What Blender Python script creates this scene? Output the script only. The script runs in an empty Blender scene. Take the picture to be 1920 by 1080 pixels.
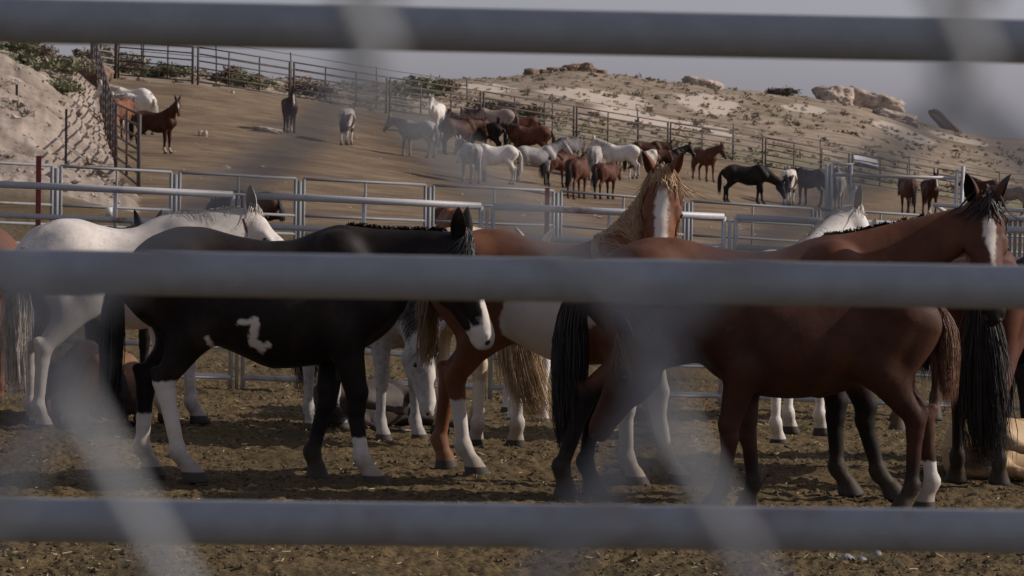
import bpy, math, random
import numpy as np
from mathutils import Vector, Matrix

# ------------------------------------------------------------------ camera, sky, sun, exposure
scene = bpy.context.scene
COL = scene.collection
CAM_H = 2.0
FPX = 6460.0                      # focal length in pixels of a 1920 wide frame
PITCH = math.atan(300.0 / FPX)
ROLL = math.radians(1.0)
cam_d = bpy.data.cameras.new('camera')
cam = bpy.data.objects.new('camera', cam_d); COL.objects.link(cam)
cam.location = (0, 0, CAM_H)
CAM_R = Matrix.Rotation(math.pi/2 - PITCH, 3, 'X') @ Matrix.Rotation(ROLL, 3, 'Z')
cam.rotation_euler = CAM_R.to_euler()
cam_d.sensor_width = 36.0
cam_d.lens = FPX / 1920.0 * 36.0
cam_d.clip_start = 0.02
cam_d.clip_end = 6000
cam_d.dof.use_dof = True
cam_d.dof.focus_distance = 20.0
cam_d.dof.aperture_fstop = 18.0
scene.camera = cam

SUN = Vector((0.83, 0.11, 0.50)).normalized()
world = bpy.data.worlds.new('World'); scene.world = world
world.use_nodes = True
wn = world.node_tree.nodes; wl = world.node_tree.links
bg = wn['Background']
sky = wn.new('ShaderNodeTexSky'); sky.sky_type = 'NISHITA'; sky.sun_disc = False
sky.sun_elevation = math.asin(SUN.z)
sky.sun_rotation = math.atan2(SUN.x, SUN.y)
sky.air_density = 1.0; sky.dust_density = 1.0; sky.ozone_density = 1.0
hs = wn.new('ShaderNodeHueSaturation'); hs.inputs['Saturation'].default_value = 0.25
tint = wn.new('ShaderNodeMix'); tint.data_type = 'RGBA'; tint.blend_type = 'MULTIPLY'
tint.inputs[0].default_value = 1.0
tint.inputs[7].default_value = (0.96, 0.95, 1.12, 1)
wl.new(sky.outputs[0], hs.inputs['Color']); wl.new(hs.outputs[0], tint.inputs[6])
wl.new(tint.outputs[2], bg.inputs['Color'])
bg.inputs['Strength'].default_value = 0.086
sl = bpy.data.lights.new('sun', 'SUN'); so = bpy.data.objects.new('sun', sl); COL.objects.link(so)
sl.energy = 4.2; sl.angle = math.radians(0.6); sl.color = (1.0, 0.90, 0.81)
so.rotation_euler = SUN.to_track_quat('Z', 'Y').to_euler()
scene.view_settings.view_transform = 'Standard'
scene.view_settings.look = 'None'
scene.view_settings.exposure = -0.15
scene.view_settings.gamma = 1.0
scene.cycles.use_denoising = True
scene.cycles.max_bounces = 6

def ray(px, py):
    d = CAM_R @ Vector(((px-960)/FPX, -(py-540)/FPX, -1.0))
    return d / d.y                                  # scaled so that y = 1
def at(px, py, D):
    d = ray(px, py); return Vector((d.x*D, D, CAM_H + d.z*D))
def xat(px, D): return at(px, 540, D).x

# ------------------------------------------------------------------ helpers
rng = np.random.default_rng(7)
def vnoise(x, y, seed=0):
    """smooth value noise, vectorised"""
    xi = np.floor(x).astype(np.int64); yi = np.floor(y).astype(np.int64)
    fx = x-xi; fy = y-yi
    fx = fx*fx*(3-2*fx); fy = fy*fy*(3-2*fy)
    def h(a, b):
        n = (a*374761393 + b*668265263 + seed*1442695041) & 0xffffffff
        n = ((n ^ (n >> 13))*1274126177) & 0xffffffff
        return ((n ^ (n >> 16)) & 0xffff)/65535.0
    return (h(xi, yi)*(1-fx)+h(xi+1, yi)*fx)*(1-fy)+(h(xi, yi+1)*(1-fx)+h(xi+1, yi+1)*fx)*fy
def fbm(x, y, o=4, seed=0):
    s = 0; a = .5
    for i in range(o):
        s = s + a*(vnoise(x*2**i, y*2**i, seed+i*17)-.5)*2; a *= .5
    return s
def sstep(a, b, x):
    t = np.clip((np.asarray(x, float)-a)/(b-a), 0, 1); return t*t*(3-2*t)

def mk(name, V, F, mats=(), parent=None, smooth=True, midx=None, attrs=None):
    """F: list of (n,3)/(n,4) int arrays"""
    me = bpy.data.meshes.new(name)
    V = np.asarray(V, np.float32)
    if not isinstance(F, list): F = [F]
    F = [np.asarray(f, np.int32) for f in F if len(f)]
    tot = np.concatenate([f.ravel() for f in F]); sizes = np.concatenate([np.full(len(f), f.shape[1], np.int32) for f in F])
    me.vertices.add(len(V)); me.vertices.foreach_set('co', V.ravel())
    me.loops.add(len(tot)); me.loops.foreach_set('vertex_index', tot)
    me.polygons.add(len(sizes))
    st = np.concatenate([[0], np.cumsum(sizes)[:-1]]).astype(np.int32)
    me.polygons.foreach_set('loop_start', st); me.polygons.foreach_set('loop_total', sizes)
    for m in mats: me.materials.append(m)
    if midx is not None: me.polygons.foreach_set('material_index', np.asarray(midx, np.int32))
    me.polygons.foreach_set('use_smooth', np.full(len(sizes), bool(smooth)))
    me.update(calc_edges=True); me.validate()
    if attrs:
        for k, a in attrs.items():
            at_ = me.attributes.new(k, 'FLOAT', 'POINT'); at_.data.foreach_set('value', np.asarray(a, np.float32))
    o = bpy.data.objects.new(name, me); COL.objects.link(o)
    if parent is not None: o.parent = parent
    return o

class MB:
    def __init__(s): s.V = []; s.Q = []; s.T = []; s.n = 0
    def add(s, V, Q=None, T=None):
        V = np.asarray(V, float)
        if Q is not None and len(Q): s.Q.append(np.asarray(Q)+s.n)
        if T is not None and len(T): s.T.append(np.asarray(T)+s.n)
        s.V.append(V); s.n += len(V)
    def tube(s, pts, rad, sides=8, cap=True):
        P = np.asarray(pts, float); n = len(P); r = np.broadcast_to(np.asarray(rad, float), (n,))
        T = np.gradient(P, axis=0); T /= np.linalg.norm(T, axis=1)[:, None]+1e-12
        up = np.array([0, 0, 1.0]) if abs(T[0, 2]) < .9 else np.array([0, 1.0, 0])
        A = np.cross(T, up); A /= np.linalg.norm(A, axis=1)[:, None]+1e-12
        B = np.cross(T, A)
        a = np.arange(sides)*2*math.pi/sides
        ring = P[:, None, :]+r[:, None, None]*(np.cos(a)[None, :, None]*A[:, None, :]+np.sin(a)[None, :, None]*B[:, None, :])
        V = ring.reshape(-1, 3); Q = []
        i = np.arange(n-1)[:, None]*sides; j = np.arange(sides)[None, :]; k = (j+1) % sides
        Q = np.stack([i+j, i+k, i+sides+k, i+sides+j], -1).reshape(-1, 4)
        Tt = []
        if cap:
            V = np.vstack([V, P[0], P[-1]]); c0 = n*sides
            for jj in range(sides):
                Tt.append((c0, (jj+1) % sides, jj)); Tt.append((c0+1, (n-1)*sides+jj, (n-1)*sides+(jj+1) % sides))
        s.add(V, Q, Tt)
    def box(s, c, h, R=None):
        v = np.array([[x, y, z] for x in (-1, 1) for y in (-1, 1) for z in (-1, 1)], float)*np.asarray(h)
        if R is not None: v = v @ np.asarray(R).T
        s.add(v+np.asarray(c), [(0, 1, 3, 2), (4, 6, 7, 5), (0, 4, 5, 1), (2, 3, 7, 6), (0, 2, 6, 4), (1, 5, 7, 3)])
    def build(s, name, mats, parent=None, smooth=True):
        F = []
        if s.Q: F.append(np.vstack(s.Q))
        if s.T: F.append(np.vstack(s.T))
        return mk(name, np.vstack(s.V), F, mats if isinstance(mats, (list, tuple)) else [mats], parent, smooth)

def tag(o, label=None, cat=None, group=None, kind=None):
    if label: o['label'] = label
    if cat: o['category'] = cat
    if group: o['group'] = group
    if kind: o['kind'] = kind
    return o
def empty(name, loc):
    o = bpy.data.objects.new(name, None); COL.objects.link(o); o.location = loc; o.empty_display_size = .2
    return o

# ------------------------------------------------------------------ materials
def newmat(name):
    m = bpy.data.materials.new(name); m.use_nodes = True
    return m, m.node_tree.nodes, m.node_tree.links, m.node_tree.nodes['Principled BSDF']
def node(nt, t, **kw):
    n = nt.new(t)
    for k, v in kw.items(): setattr(n, k, v)
    return n
def mixc(N, L, fac, a, b):
    n = N.new('ShaderNodeMix'); n.data_type = 'RGBA'
    for i, v in ((0, fac), (6, a), (7, b)):
        if hasattr(v, 'is_output'): L.new(v, n.inputs[i])
        else: n.inputs[i].default_value = v if i == 0 else (*v, 1) if len(v) == 3 else v
    return n.outputs[2]
def math_(N, L, op, a, b=0.0, clamp=False):
    n = N.new('ShaderNodeMath'); n.operation = op; n.use_clamp = clamp
    for i, v in ((0, a), (1, b)):
        if hasattr(v, 'is_output'): L.new(v, n.inputs[i])
        else: n.inputs[i].default_value = v
    return n.outputs[0]
def maprange(N, L, v, a, b, c=0.0, d=1.0):
    n = N.new('ShaderNodeMapRange'); n.interpolation_type = 'SMOOTHSTEP'
    L.new(v, n.inputs[0]); n.inputs[1].default_value = a; n.inputs[2].default_value = b
    n.inputs[3].default_value = c; n.inputs[4].default_value = d
    return n.outputs[0]
def noise(N, L, scale, detail=4, rough=.55, coord='Object', dist=0.0):
    tc = N.new('ShaderNodeTexCoord'); n = N.new('ShaderNodeTexNoise')
    n.inputs['Scale'].default_value = scale; n.inputs['Detail'].default_value = detail
    n.inputs['Roughness'].default_value = rough; n.inputs['Distortion'].default_value = dist
    L.new(tc.outputs[coord], n.inputs['Vector']); return n.outputs[0]
def attr(N, name):
    a = N.new('ShaderNodeAttribute'); a.attribute_name = name; return a.outputs['Fac']
def bump(N, L, h, bsdf, strength=.3, dist=.02):
    b = N.new('ShaderNodeBump'); b.inputs['Strength'].default_value = strength; b.inputs['Distance'].default_value = dist
    L.new(h, b.inputs['Height']); L.new(b.outputs[0], bsdf.inputs['Normal'])

def coat_mat(name, a, b, dark, white=(.62, .56, .50), scale=5, rough=.62, mott=0.0, fleck=None):
    m, N, L, P = newmat(name)
    n1 = noise(N, L, scale, 5, .6); n2 = noise(N, L, 26, 3, .6); n3 = noise(N, L, 75, 2, .5)
    c = mixc(N, L, maprange(N, L, n1, .35, .68), a, b)
    if fleck is not None:
        c = mixc(N, L, maprange(N, L, n3, .60, .70, 0, .75), c, fleck)
    n4 = noise(N, L, 2.3, 4, .65)
    c = mixc(N, L, maprange(N, L, n4, .46, .70, 0, .55), c, tuple(.75*x+.035*k for x, k in zip(b, (1.0, .78, .56))))
    n5 = noise(N, L, 13, 4, .7)
    c = mixc(N, L, maprange(N, L, n5, .52, .70, 0, .35), c, tuple(.55*x for x in a))
    if mott: c = mixc(N, L, maprange(N, L, n2, .45, .65, 0, mott), c, dark)
    nd = math_(N, L, 'MULTIPLY', math_(N, L, 'SUBTRACT', n2, .5), .10)
    c = mixc(N, L, maprange(N, L, math_(N, L, 'ADD', attr(N, 'dark'), nd), -.07, .07), c, dark)
    nw = math_(N, L, 'MULTIPLY', math_(N, L, 'SUBTRACT', n2, .5), .045)
    wm = maprange(N, L, math_(N, L, 'ADD', attr(N, 'white'), nw), -.012, .010)
    wc = mixc(N, L, maprange(N, L, n1, .4, .7, 0, .45), white, tuple(x*y for x, y in zip(white, (.82, .72, .6))))
    c = mixc(N, L, wm, c, wc)
    df = math_(N, L, 'MULTIPLY', maprange(N, L, math_(N, L, 'ADD', attr(N, 'dust'), math_(N, L, 'MULTIPLY', nd, 2.0)), -.12, .14), math_(N, L, 'ADD', math_(N, L, 'MULTIPLY', wm, .42), .26))
    c = mixc(N, L, df, c, (.17, .125, .078))
    c = mixc(N, L, maprange(N, L, attr(N, 'hoof'), -.004, .004), c, (.055, .045, .038))
    L.new(c, P.inputs['Base Color'])
    P.inputs['Roughness'].default_value = rough
    P.inputs['Specular IOR Level'].default_value = .16
    bump(N, L, math_(N, L, 'ADD', math_(N, L, 'MULTIPLY', n3, .35), math_(N, L, 'MULTIPLY', n1, 3.0)), P, .22, .008)
    return m
def hair_mat(name, a, b):
    m, N, L, P = newmat(name)
    n1 = noise(N, L, 14, 4, .6)
    L.new(mixc(N, L, maprange(N, L, n1, .35, .65), a, b), P.inputs['Base Color'])
    P.inputs['Roughness'].default_value = .55
    return m
def plain(name, col, rough=.6, metal=0.0, var=.25, scale=8, bmp=0.0):
    m, N, L, P = newmat(name)
    n1 = noise(N, L, scale, 5, .6)
    L.new(mixc(N, L, maprange(N, L, n1, .3, .7), tuple(x*(1-var) for x in col), tuple(min(1, x*(1+var*.6)) for x in col)), P.inputs['Base Color'])
    P.inputs['Roughness'].default_value = rough; P.inputs['Metallic'].default_value = metal
    if bmp: bump(N, L, n1, P, bmp, .01)
    return m

M_EYE = plain('eye', (.012, .008, .006), .12, var=.1)
def galv(name, col, rough, rust=.0, metal=.35):
    m, N, L, P = newmat(name)
    n1 = noise(N, L, 6, 6, .65); n2 = noise(N, L, 40, 3, .6); n3 = noise(N, L, 1.6, 5, .7)
    c = mixc(N, L, maprange(N, L, n2, .3, .7), tuple(x*.88 for x in col), col)
    c = mixc(N, L, maprange(N, L, n1, .5, .75, 0, .5), c, tuple(x*.72 for x in col))
    if rust: c = mixc(N, L, maprange(N, L, n3, .62-.2*rust, .72, 0, .9), c, (.16, .075, .04))
    L.new(c, P.inputs['Base Color']); P.inputs['Roughness'].default_value = rough; P.inputs['Metallic'].default_value = metal
    return m
M_GALV = galv('galvanised_pipe', (.45, .45, .46), .5, .25, .05)
M_RAIL = galv('galvanised_rail_near', (.285, .305, .325), .55, .25, .05)  # foreground rails: darker, bluer grey than the fence behind the near horses
M_GALVF = galv('galvanised_pipe_far', (.20, .205, .215), .6, .1, .05)
M_WIRE = galv('fence_wire', (.26, .275, .29), .55, 0, .1)
M_RUSTPIPE = galv('weathered_pipe', (.075, .060, .055), .7, .7, .1)
M_REDPOST = plain('red_post', (.19, .035, .03), .6)
M_DARKPOST = plain('dark_steel', (.06, .05, .045), .7)
# ------------------------------------------------------------------ terrain
def H0(px): return 240.0 + (px-960)*math.tan(ROLL)       # horizon row at a column
TAB = {                                                   # column -> (distance, row) of the far ground
 -700: [(60,440),(70,330),(85,240),(100,130),(115,60),(140,30),(220,60),(420,150)],
 -300: [(60,448),(72,338),(85,255),(100,150),(115,84),(130,66),(200,76),(420,150)],
 0:    [(60,448),(72,345),(85,262),(100,165),(115,96),(128,82),(200,96),(420,170)],
 100:  [(60,447),(72,355),(85,292),(100,210),(115,150),(128,122),(145,112),(200,118),(420,170)],
 160:  [(60,447),(72,372),(85,330),(100,272),(115,222),(130,182),(148,150),(165,132),(210,125),(420,180)],
 215:  [(60,446),(75,382),(90,332),(110,283),(130,222),(150,168),(162,146),(210,128),(260,135),(420,182)],
 360:  [(60,445),(75,385),(90,338),(110,292),(130,232),(150,180),(160,156),(200,135),(260,145),(420,190)],
 540:  [(60,447),(75,395),(90,350),(110,308),(130,255),(150,210),(163,186),(200,152),(260,162),(420,200)],
 830:  [(60,452),(75,410),(90,375),(115,340),(130,302),(150,258),(172,230),(220,182),(290,150),(330,162),(450,215)],
 960:  [(60,455),(75,415),(92,386),(117,360),(132,318),(152,275),(176,247),(225,198),(290,152),(318,142),(350,160),(450,218)],
 1075: [(60,458),(75,420),(95,395),(118,378),(135,330),(155,292),(182,264),(230,212),(290,152),(320,130),(350,152),(450,222)],
 1180: [(60,460),(78,420),(100,400),(124,375),(140,345),(160,310),(187,282),(235,226),(290,168),(320,143),(350,160),(450,225)],
 1300: [(60,462),(80,420),(110,400),(135,368),(150,340),(170,318),(192,298),(240,240),(290,185),(320,160),(350,170),(450,230)],
 1430: [(60,464),(80,445),(110,405),(145,382),(165,352),(198,318),(240,260),(300,195),(330,172),(360,185),(450,235)],
 1600: [(60,466),(80,455),(110,422),(150,395),(175,370),(202,350),(250,275),(300,218),(340,192),(380,207),(460,245)],
 1750: [(60,468),(80,465),(110,428),(150,405),(180,388),(206,373),(260,310),(320,258),(360,236),(420,248),(600,258)],
 1920: [(60,470),(80,475),(110,438),(150,415),(180,408),(210,402),(260,340),(330,287),(400,268),(600,262)],
 2400: [(60,478),(80,485),(110,450),(150,424),(180,418),(210,410),(260,360),(330,300),(400,280),(600,270)],
}
_cols = sorted(TAB); _Dg = np.arange(56, 702, 2.0)
_Z = []
for c_ in _cols:
    ds = np.array([d for d, y in TAB[c_]], float); xs_ = np.clip((c_-960)/FPX*60, -12, 12); zs = np.array([CAM_H+(H0(c_)-y)*d/FPX for d, y in TAB[c_]])
    zs[0] = -(.27+.052*xs_)
    _Z.append(np.interp(_Dg, ds, zs))
_Z = np.array(_Z)
_pg = np.arange(-700, 2401, 20.0)
_Zg = np.array([np.interp(_pg, _cols, _Z[:, i]) for i in range(len(_Dg))]).T
def _blur(A, s, ax):
    k = np.exp(-.5*(np.arange(-3*s, 3*s+1)/s)**2); k /= k.sum()
    P = np.pad(A, [(3*s, 3*s) if i == ax else (0, 0) for i in range(2)], mode='edge')
    return np.apply_along_axis(lambda v: np.convolve(v, k, 'valid'), ax, P)
_Zg = _blur(_blur(_Zg, 1, 0), 2, 1)
def near_z(x, D):
    x = np.clip(x, -12, 12)
    return -(.2+.030*x)*sstep(20, 28, D)-(.07+.022*x)*sstep(34, 52, D)
def ground_z(x, D):
    """smooth ground height"""
    x = np.asarray(x, float); D = np.asarray(D, float)
    px = np.clip(960+x/np.maximum(D, 1)*FPX, -700, 2400-1e-6)
    fi = (px+700)/20; i = np.clip(np.floor(fi).astype(int), 0, len(_pg)-2); fx = fi-i
    fj = (np.clip(D, 56, 700-1e-6)-56)/2; j = np.clip(np.floor(fj).astype(int), 0, len(_Dg)-2); fy = fj-j
    z = (_Zg[i, j]*(1-fx)+_Zg[i+1, j]*fx)*(1-fy)+(_Zg[i, j+1]*(1-fx)+_Zg[i+1, j+1]*fx)*fy
    t = sstep(48, 64, D)
    return near_z(x, D)*(1-t)+z*t
def gz(x, D): return float(ground_z(x, D))
def hit(px, py):
    """where the sight line through a pixel meets the smooth ground"""
    d = ray(px, py); D = np.arange(12, 600, .25)
    s = CAM_H+d.z*D-ground_z(d.x*D, D)
    k = np.argmax(s < 0) if (s < 0).any() else len(D)-1
    return Vector((d.x*D[k], D[k], gz(d.x*D[k], D[k])))
def on_ground(px, D):
    x = xat(px, D); return Vector((x, D, gz(x, D)))

# left pen fence, back pen fence (pixel column, distance)
LEFT = [(258, 80), (214, 90), (204, 100), (195, 112), (186, 125), (177, 139), (169, 152), (166, 164)]
BACK = [(212, 161), (361, 160), (542, 163), (722, 169), (898, 175.5), (1073, 182), (1249, 190), (1427, 198), (1590, 202.5), (1750, 206), (1920, 210), (2100, 214)]
def fence_D(px):
    return np.interp(px, [p for p, d in BACK], [d for p, d in BACK])
def left_px(D):
    return np.interp(D, [d for p, d in LEFT], [p for p, d in LEFT])

def zones(x, D):
    px = 960+x/np.maximum(D, 1)*FPX
    w = fbm(x*.35, D*.35, 3, 5)
    near = 1-sstep(66, 71, D+w*2.5)
    inside = sstep(-6, 6, px-left_px(D)+w*6)*(1-sstep(-1.5, 1.5, D-fence_D(px)-.5+w))
    inside = np.where(D < 80, sstep(-8, 8, px-258+w*8), inside)
    return near, inside
def detail(x, D):
    near, inside = zones(x, D)
    px = 960+x/np.maximum(D, 1)*FPX
    out = (1-near)*(1-inside)
    bank = out*(1-sstep(200, 330, px))*(1-sstep(135, 160, D))
    n = out*.25*fbm(x*.25, D*.25, 4, 2)+bank*(.48*(.3-np.abs(fbm(x*.8, D*.8, 5, 9)))+.6*fbm(x*.22, D*.22, 3, 19)-.08*np.abs(fbm(x*2.6, D*1.6, 3, 29)))
    n = n+(1-near)*inside*(.06*fbm(x*.5, D*.5, 3, 8))
    # trodden, clumpy dirt of the near pen
    clod = np.abs(fbm(x*5.0, D*5.0, 4, 31)); cl2 = fbm(x*17, D*17, 2, 41)
    tr = (D < 62)*(.045*(clod-.15)+.020*cl2+.012*fbm(x*38, D*24, 1, 43)+.03*fbm(x*1.3, D*1.3, 2, 51))
    return n+tr*near
def build_ground():
    Dr = np.concatenate([np.arange(-30, 11, 3.0), np.arange(11, 13, .5), np.arange(13, 30, .045), np.arange(30, 40, .12), np.arange(40, 64, .4),
                         np.arange(64, 215, .8), np.arange(215, 380, 1.6), np.arange(380, 700, 8), [720, 760, 820, 900, 1000, 1150, 1400, 1800, 2400, 3200, 4200]])
    core = np.linspace(-.165, .165, 560)
    g = np.geomspace(.17, 3.0, 34)
    cc = np.concatenate([-g[::-1], core, g])
    Dm, cm = np.meshgrid(Dr, cc, indexing='ij')
    X = cm*np.maximum(Dm, 12.0)
    Z = ground_z(X, Dm)
    far = sstep(700, 1500, Dm)
    Z = Z*(1-far)+(-8)*far
    Z = Z+detail(X, Dm)
    near, inside = zones(X, Dm)
    V = np.stack([X, Dm, Z], -1).reshape(-1, 3)
    nr, nc = Dm.shape
    i = np.arange(nr-1)[:, None]*nc; j = np.arange(nc-1)[None, :]
    Q = np.stack([i+j, i+j+1, i+nc+j+1, i+nc+j], -1).reshape(-1, 4)
    px = 960+X/np.maximum(Dm, 1)*FPX
    bank = (1-sstep(215, 330, px))*(1-sstep(150, 175, Dm))
    # pale bare slopes on the far hill
    pale = np.zeros_like(X)
    for (cx, cd, rx, rd) in ((1320, 282, 62, 22), (1500, 300, 45, 8), (1690, 305, 60, 14), (1790, 330, 70, 12), (1120, 262, 120, 14), (900, 262, 60, 12), (470, 185, 60, 10), (1250, 240, 160, 9)):
        e = 1-np.sqrt(((px-cx)/rx)**2+((Dm-cd)/rd)**2)
        pale = np.maximum(pale, e+.35*fbm(X*.12, Dm*.12, 4, 77))
    grass = sstep(-2, 3, Dm-fence_D(px))*(1-sstep(10, 40, Dm-fence_D(px)))*sstep(250, 1500, px)
    o = mk('ground', V, Q, [mat_ground()], None, True, None,
           dict(near=near.ravel(), inside=inside.ravel(), bank=bank.ravel(), pale=pale.ravel(), grass=grass.ravel()))
    tag(o, 'brown dirt of the pens rising to a dry scrub hillside', 'ground', kind='structure')
def mat_ground():
    m, N, L, P = newmat('ground')
    n_f = noise(N, L, 38, 5, .65); n_m = noise(N, L, 7, 5, .6); n_l = noise(N, L, .9, 5, .6); n_x = noise(N, L, .18, 5, .62); n_s = noise(N, L, 110, 2, .5)
    # near pen: dark manure-brown crumbly dirt with pale straw flecks
    c = mixc(N, L, maprange(N, L, n_f, .34, .66), (.044, .031, .013), (.148, .102, .047))
    c = mixc(N, L, maprange(N, L, n_m, .42, .66, 0, .7), c, (.138, .098, .046))
    c = mixc(N, L, maprange(N, L, n_l, .5, .68, 0, .6), c, (.052, .044, .020))
    c = mixc(N, L, maprange(N, L, n_s, .70, .76, 0, .3), c, (.30, .24, .15))
    near = c
    # far pen: packed tan dirt
    c = mixc(N, L, maprange(N, L, n_l, .3, .7), (.138, .096, .058), (.235, .171, .108))
    c = mixc(N, L, maprange(N, L, n_x, .45, .7, 0, .8), c, (.105, .072, .050))
    c = mixc(N, L, maprange(N, L, n_m, .62, .72, 0, .55), c, (.30, .23, .17))
    pen = c
    # open hillside
    c = mixc(N, L, maprange(N, L, n_l, .35, .65), (.235, .182, .135), (.340, .272, .208))
    c = mixc(N, L, maprange(N, L, n_x, .45, .62, 0, .8), c, (.165, .132, .082))
    c = mixc(N, L, maprange(N, L, n_m, .56, .70, 0, .6), c, (.14, .115, .075))
    c = mixc(N, L, maprange(N, L, attr(N, 'grass'), .2, 1., 0, .55), c, (.125, .125, .062))
    c = mixc(N, L, maprange(N, L, attr(N, 'pale'), .0, .18, 0, .85), c, (.52, .44, .365))
    hill = c
    c = mixc(N, L, maprange(N, L, n_l, .3, .7), (.250, .200, .162), (.390, .325, .270))
    c = mixc(N, L, maprange(N, L, n_x, .52, .66, 0, .6), c, (.165, .125, .092))
    c = mixc(N, L, maprange(N, L, n_m, .58, .68, 0, .55), c, (.19, .14, .10))
    c = mixc(N, L, attr(N, 'bank'), hill, c)
    c = mixc(N, L, attr(N, 'inside'), c, pen)
    c = mixc(N, L, attr(N, 'near'), c, near)
    L.new(c, P.inputs['Base Color']); P.inputs['Roughness'].default_value = .92
    P.inputs['Specular IOR Level'].default_value = .15
    h = math_(N, L, 'ADD', math_(N, L, 'MULTIPLY', n_f, .5), n_m)
    bump(N, L, h, P, .6, .05)
    return m
build_ground()

# ------------------------------------------------------------------ fences of welded pipe panels
def pipe_panel(parent, a, b, height, nr, r, mat, low=.12, stays=1, rp=None, gap=.03, sides=8, rt=None):
    """one panel between two ground points: rails in one mesh, uprights as sub-parts"""
    a = Vector(a); b = Vector(b); d = (b-a); L_ = d.length; u = d/L_
    a2 = a+u*gap; b2 = b-u*gap
    rp = rp or r
    m = MB()
    for k in range(nr):
        z = low+(height-low)*k/(nr-1)
        m.tube([a2+Vector((0, 0, z)), a2.lerp(b2, .5)+Vector((0, 0, z)), b2+Vector((0, 0, z))], (rt or r) if k == nr-1 else r, sides)
    pan = m.build('panel', mat, parent)
    for t, nm in [(0, 'upright'), (1, 'upright')]+[((k+1)/(stays+1), 'stay') for k in range(stays)]:
        p = a2.lerp(b2, t); mm = MB()
        top = height if nm == 'upright' else height-r
        w = rp if nm == 'upright' else rp*.7
        mm.tube([p+Vector((0, 0, 0.02 if nm == 'upright' else low)), p+Vector((0, 0, (top+low)/2)), p+Vector((0, 0, top))], w, sides)
        mm.build(nm, mat, pan)
    return pan
def fence_run(name, label, cat, pts, height, nr, r, mat, **kw):
    root = empty(name, pts[0]); tag(root, label, cat)
    o = Vector(pts[0])
    jr = kw.pop('joint', 0)
    if jr:
        for p in pts:
            m = MB(); q = Vector(p)-o; m.tube([q, q+Vector((0, 0, height*.5)), q+Vector((0, 0, height-.03))], jr, 8); m.build('post', mat, root)
    for a, b in zip(pts[:-1], pts[1:]):
        pipe_panel(root, Vector(a)-o, Vector(b)-o, height, nr, r, mat, **kw)
    return root

# foreground panel, close to the camera
def fore_panel():
    y0, y1 = 3.65, 3.72
    def p(px, py):
        D = y0+(px/1920)*(y1-y0); return at(px, py, D)
    zs = []
    L0, R0 = p(0, 508), p(1920, 539)
    dirv = (R0-L0)/(R0-L0).x
    root = empty('corral_panel', (L0.x, L0.y, 0)); tag(root, 'blurred galvanised pipe rail panel close to the camera in front of the horses', 'fence panel')
    o = Vector((L0.x, L0.y, 0))
    la, lb = L0-dirv*1.15, R0+dirv*.95
    dz = .2650
    for k in range(-2, 5):
        za = (L0.z+k*dz); 
        if za < .1: continue
        m = MB(); q = Vector((0, 0, k*dz))
        m.tube([la+q-o, la.lerp(lb, .33)+q-o, la.lerp(lb, .66)+q-o, lb+q-o], .0238, 24)
        m.build('rail', M_RAIL, root)
    for e in (la, lb):
        m = MB(); b0 = Vector((e.x, e.y, 0))-o
        m.tube([b0, b0+Vector((0, 0, .9)), b0+Vector((0, 0, L0.z+2*dz+.02))], .026, 20); m.build('upright', M_RAIL, root)
fore_panel()

def chain_link():
    D = .395; s = D/FPX
    xA = xat(676, D); zA = at(690, 100, D).z
    half_w = 556*s; hA, hB = 575*s, 1060*s; d = .0036
    root = empty('chain_link_fence', (xA, D, 0)); tag(root, 'out of focus chain link wire mesh right in front of the camera', 'wire fence')
    # heights of the nodes: the mesh is stretched, so its diamonds are not symmetric
    up = [zA]; dn = [zA]
    while dn[-1] > .06: dn.append(dn[-1]-(hA if len(dn) % 2 else hB))
    while up[-1] < 2.15: up.append(up[-1]+(hB if len(up) % 2 else hA))
    zn = dn[:0:-1]+up; k0 = -(len(dn)-1)
    for i in range(-10, 12):
        pts = []
        for k in range(k0, k0+len(zn)-1):
            # node k lies on the left column when (k+i) is even
            left = ((k+i) % 2 == 0)
            for t in np.linspace(0, 1, 9)[:-1]:
                f = t if left else 1-t
                e = .5-.5*math.cos(math.pi*f)
                we = .2 if (k % 2 == 0) else .5
                f2 = f*(1-we)+e*we
                x = (f2-.5)*(half_w+d*1.1)+half_w*(i+.5)
                y = d*.62*math.cos(math.pi*(t))*(1 if left else -1)
                pts.append((x, y, zn[k-k0]*(1-t)+zn[k-k0+1]*t))
        m = MB(); m.tube(pts, d/2, 8); m.build('wire', M_WIRE, root)
    m = MB(); zt = zn[-1]
    m.tube([(-.45, 0, zt), (0, 0, zt), (.45, 0, zt)], .021, 16); m.build('top_rail', M_WIRE, root)
    for x in (-.45, .45):
        m = MB(); m.tube([(x, .03, 0), (x, .03, 1), (x, .03, zt+.05)], .024, 16); m.build('post', M_WIRE, root)
chain_link()

# fence right behind the near horses
F1 = [-485, -20, 446, 911, 1366, 1828, 2290]
def f1pt(px, dz=0):
    D = 27.3+px/1920*1.0; x = xat(px, D)
    return Vector((x, D, gz(x, D)-.02))
def fence_one():
    root = fence_run('pen_fence', 'bright galvanised pipe fence directly behind the near group of horses', 'fence', [f1pt(p) for p in F1], 1.58, 7, .023, M_GALV, rt=.028, rp=.019, gap=.05, stays=1, sides=12, joint=.014)
    o = f1pt(F1[0]); p = f1pt(199)
    m = MB(); m.box(Vector((p.x+.02, p.y-.045, p.z+1.40))-o, (.028, .004, .036)); m.build('tag', plain('tag_white', (.7, .7, .62), .5), root)
fence_one()
def row_two():
    tops = [(-360, 287), (-130, 298), (106, 311), (329, 323), (562, 335), (805, 347), (1045, 358), (1290, 377), (1530, 392), (1770, 406), (2010, 420), (2260, 434)]
    pts = [at(p, y, 46+p/1920*12)-Vector((0, 0, 1.45)) for p, y in tops]
    fence_run('pen_fence', 'thin grey pipe fence along the near edge of the far pen', 'fence', pts, 1.45, 6, .021, M_GALVF, rp=.024, gap=.075, stays=1, joint=.032)
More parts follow.
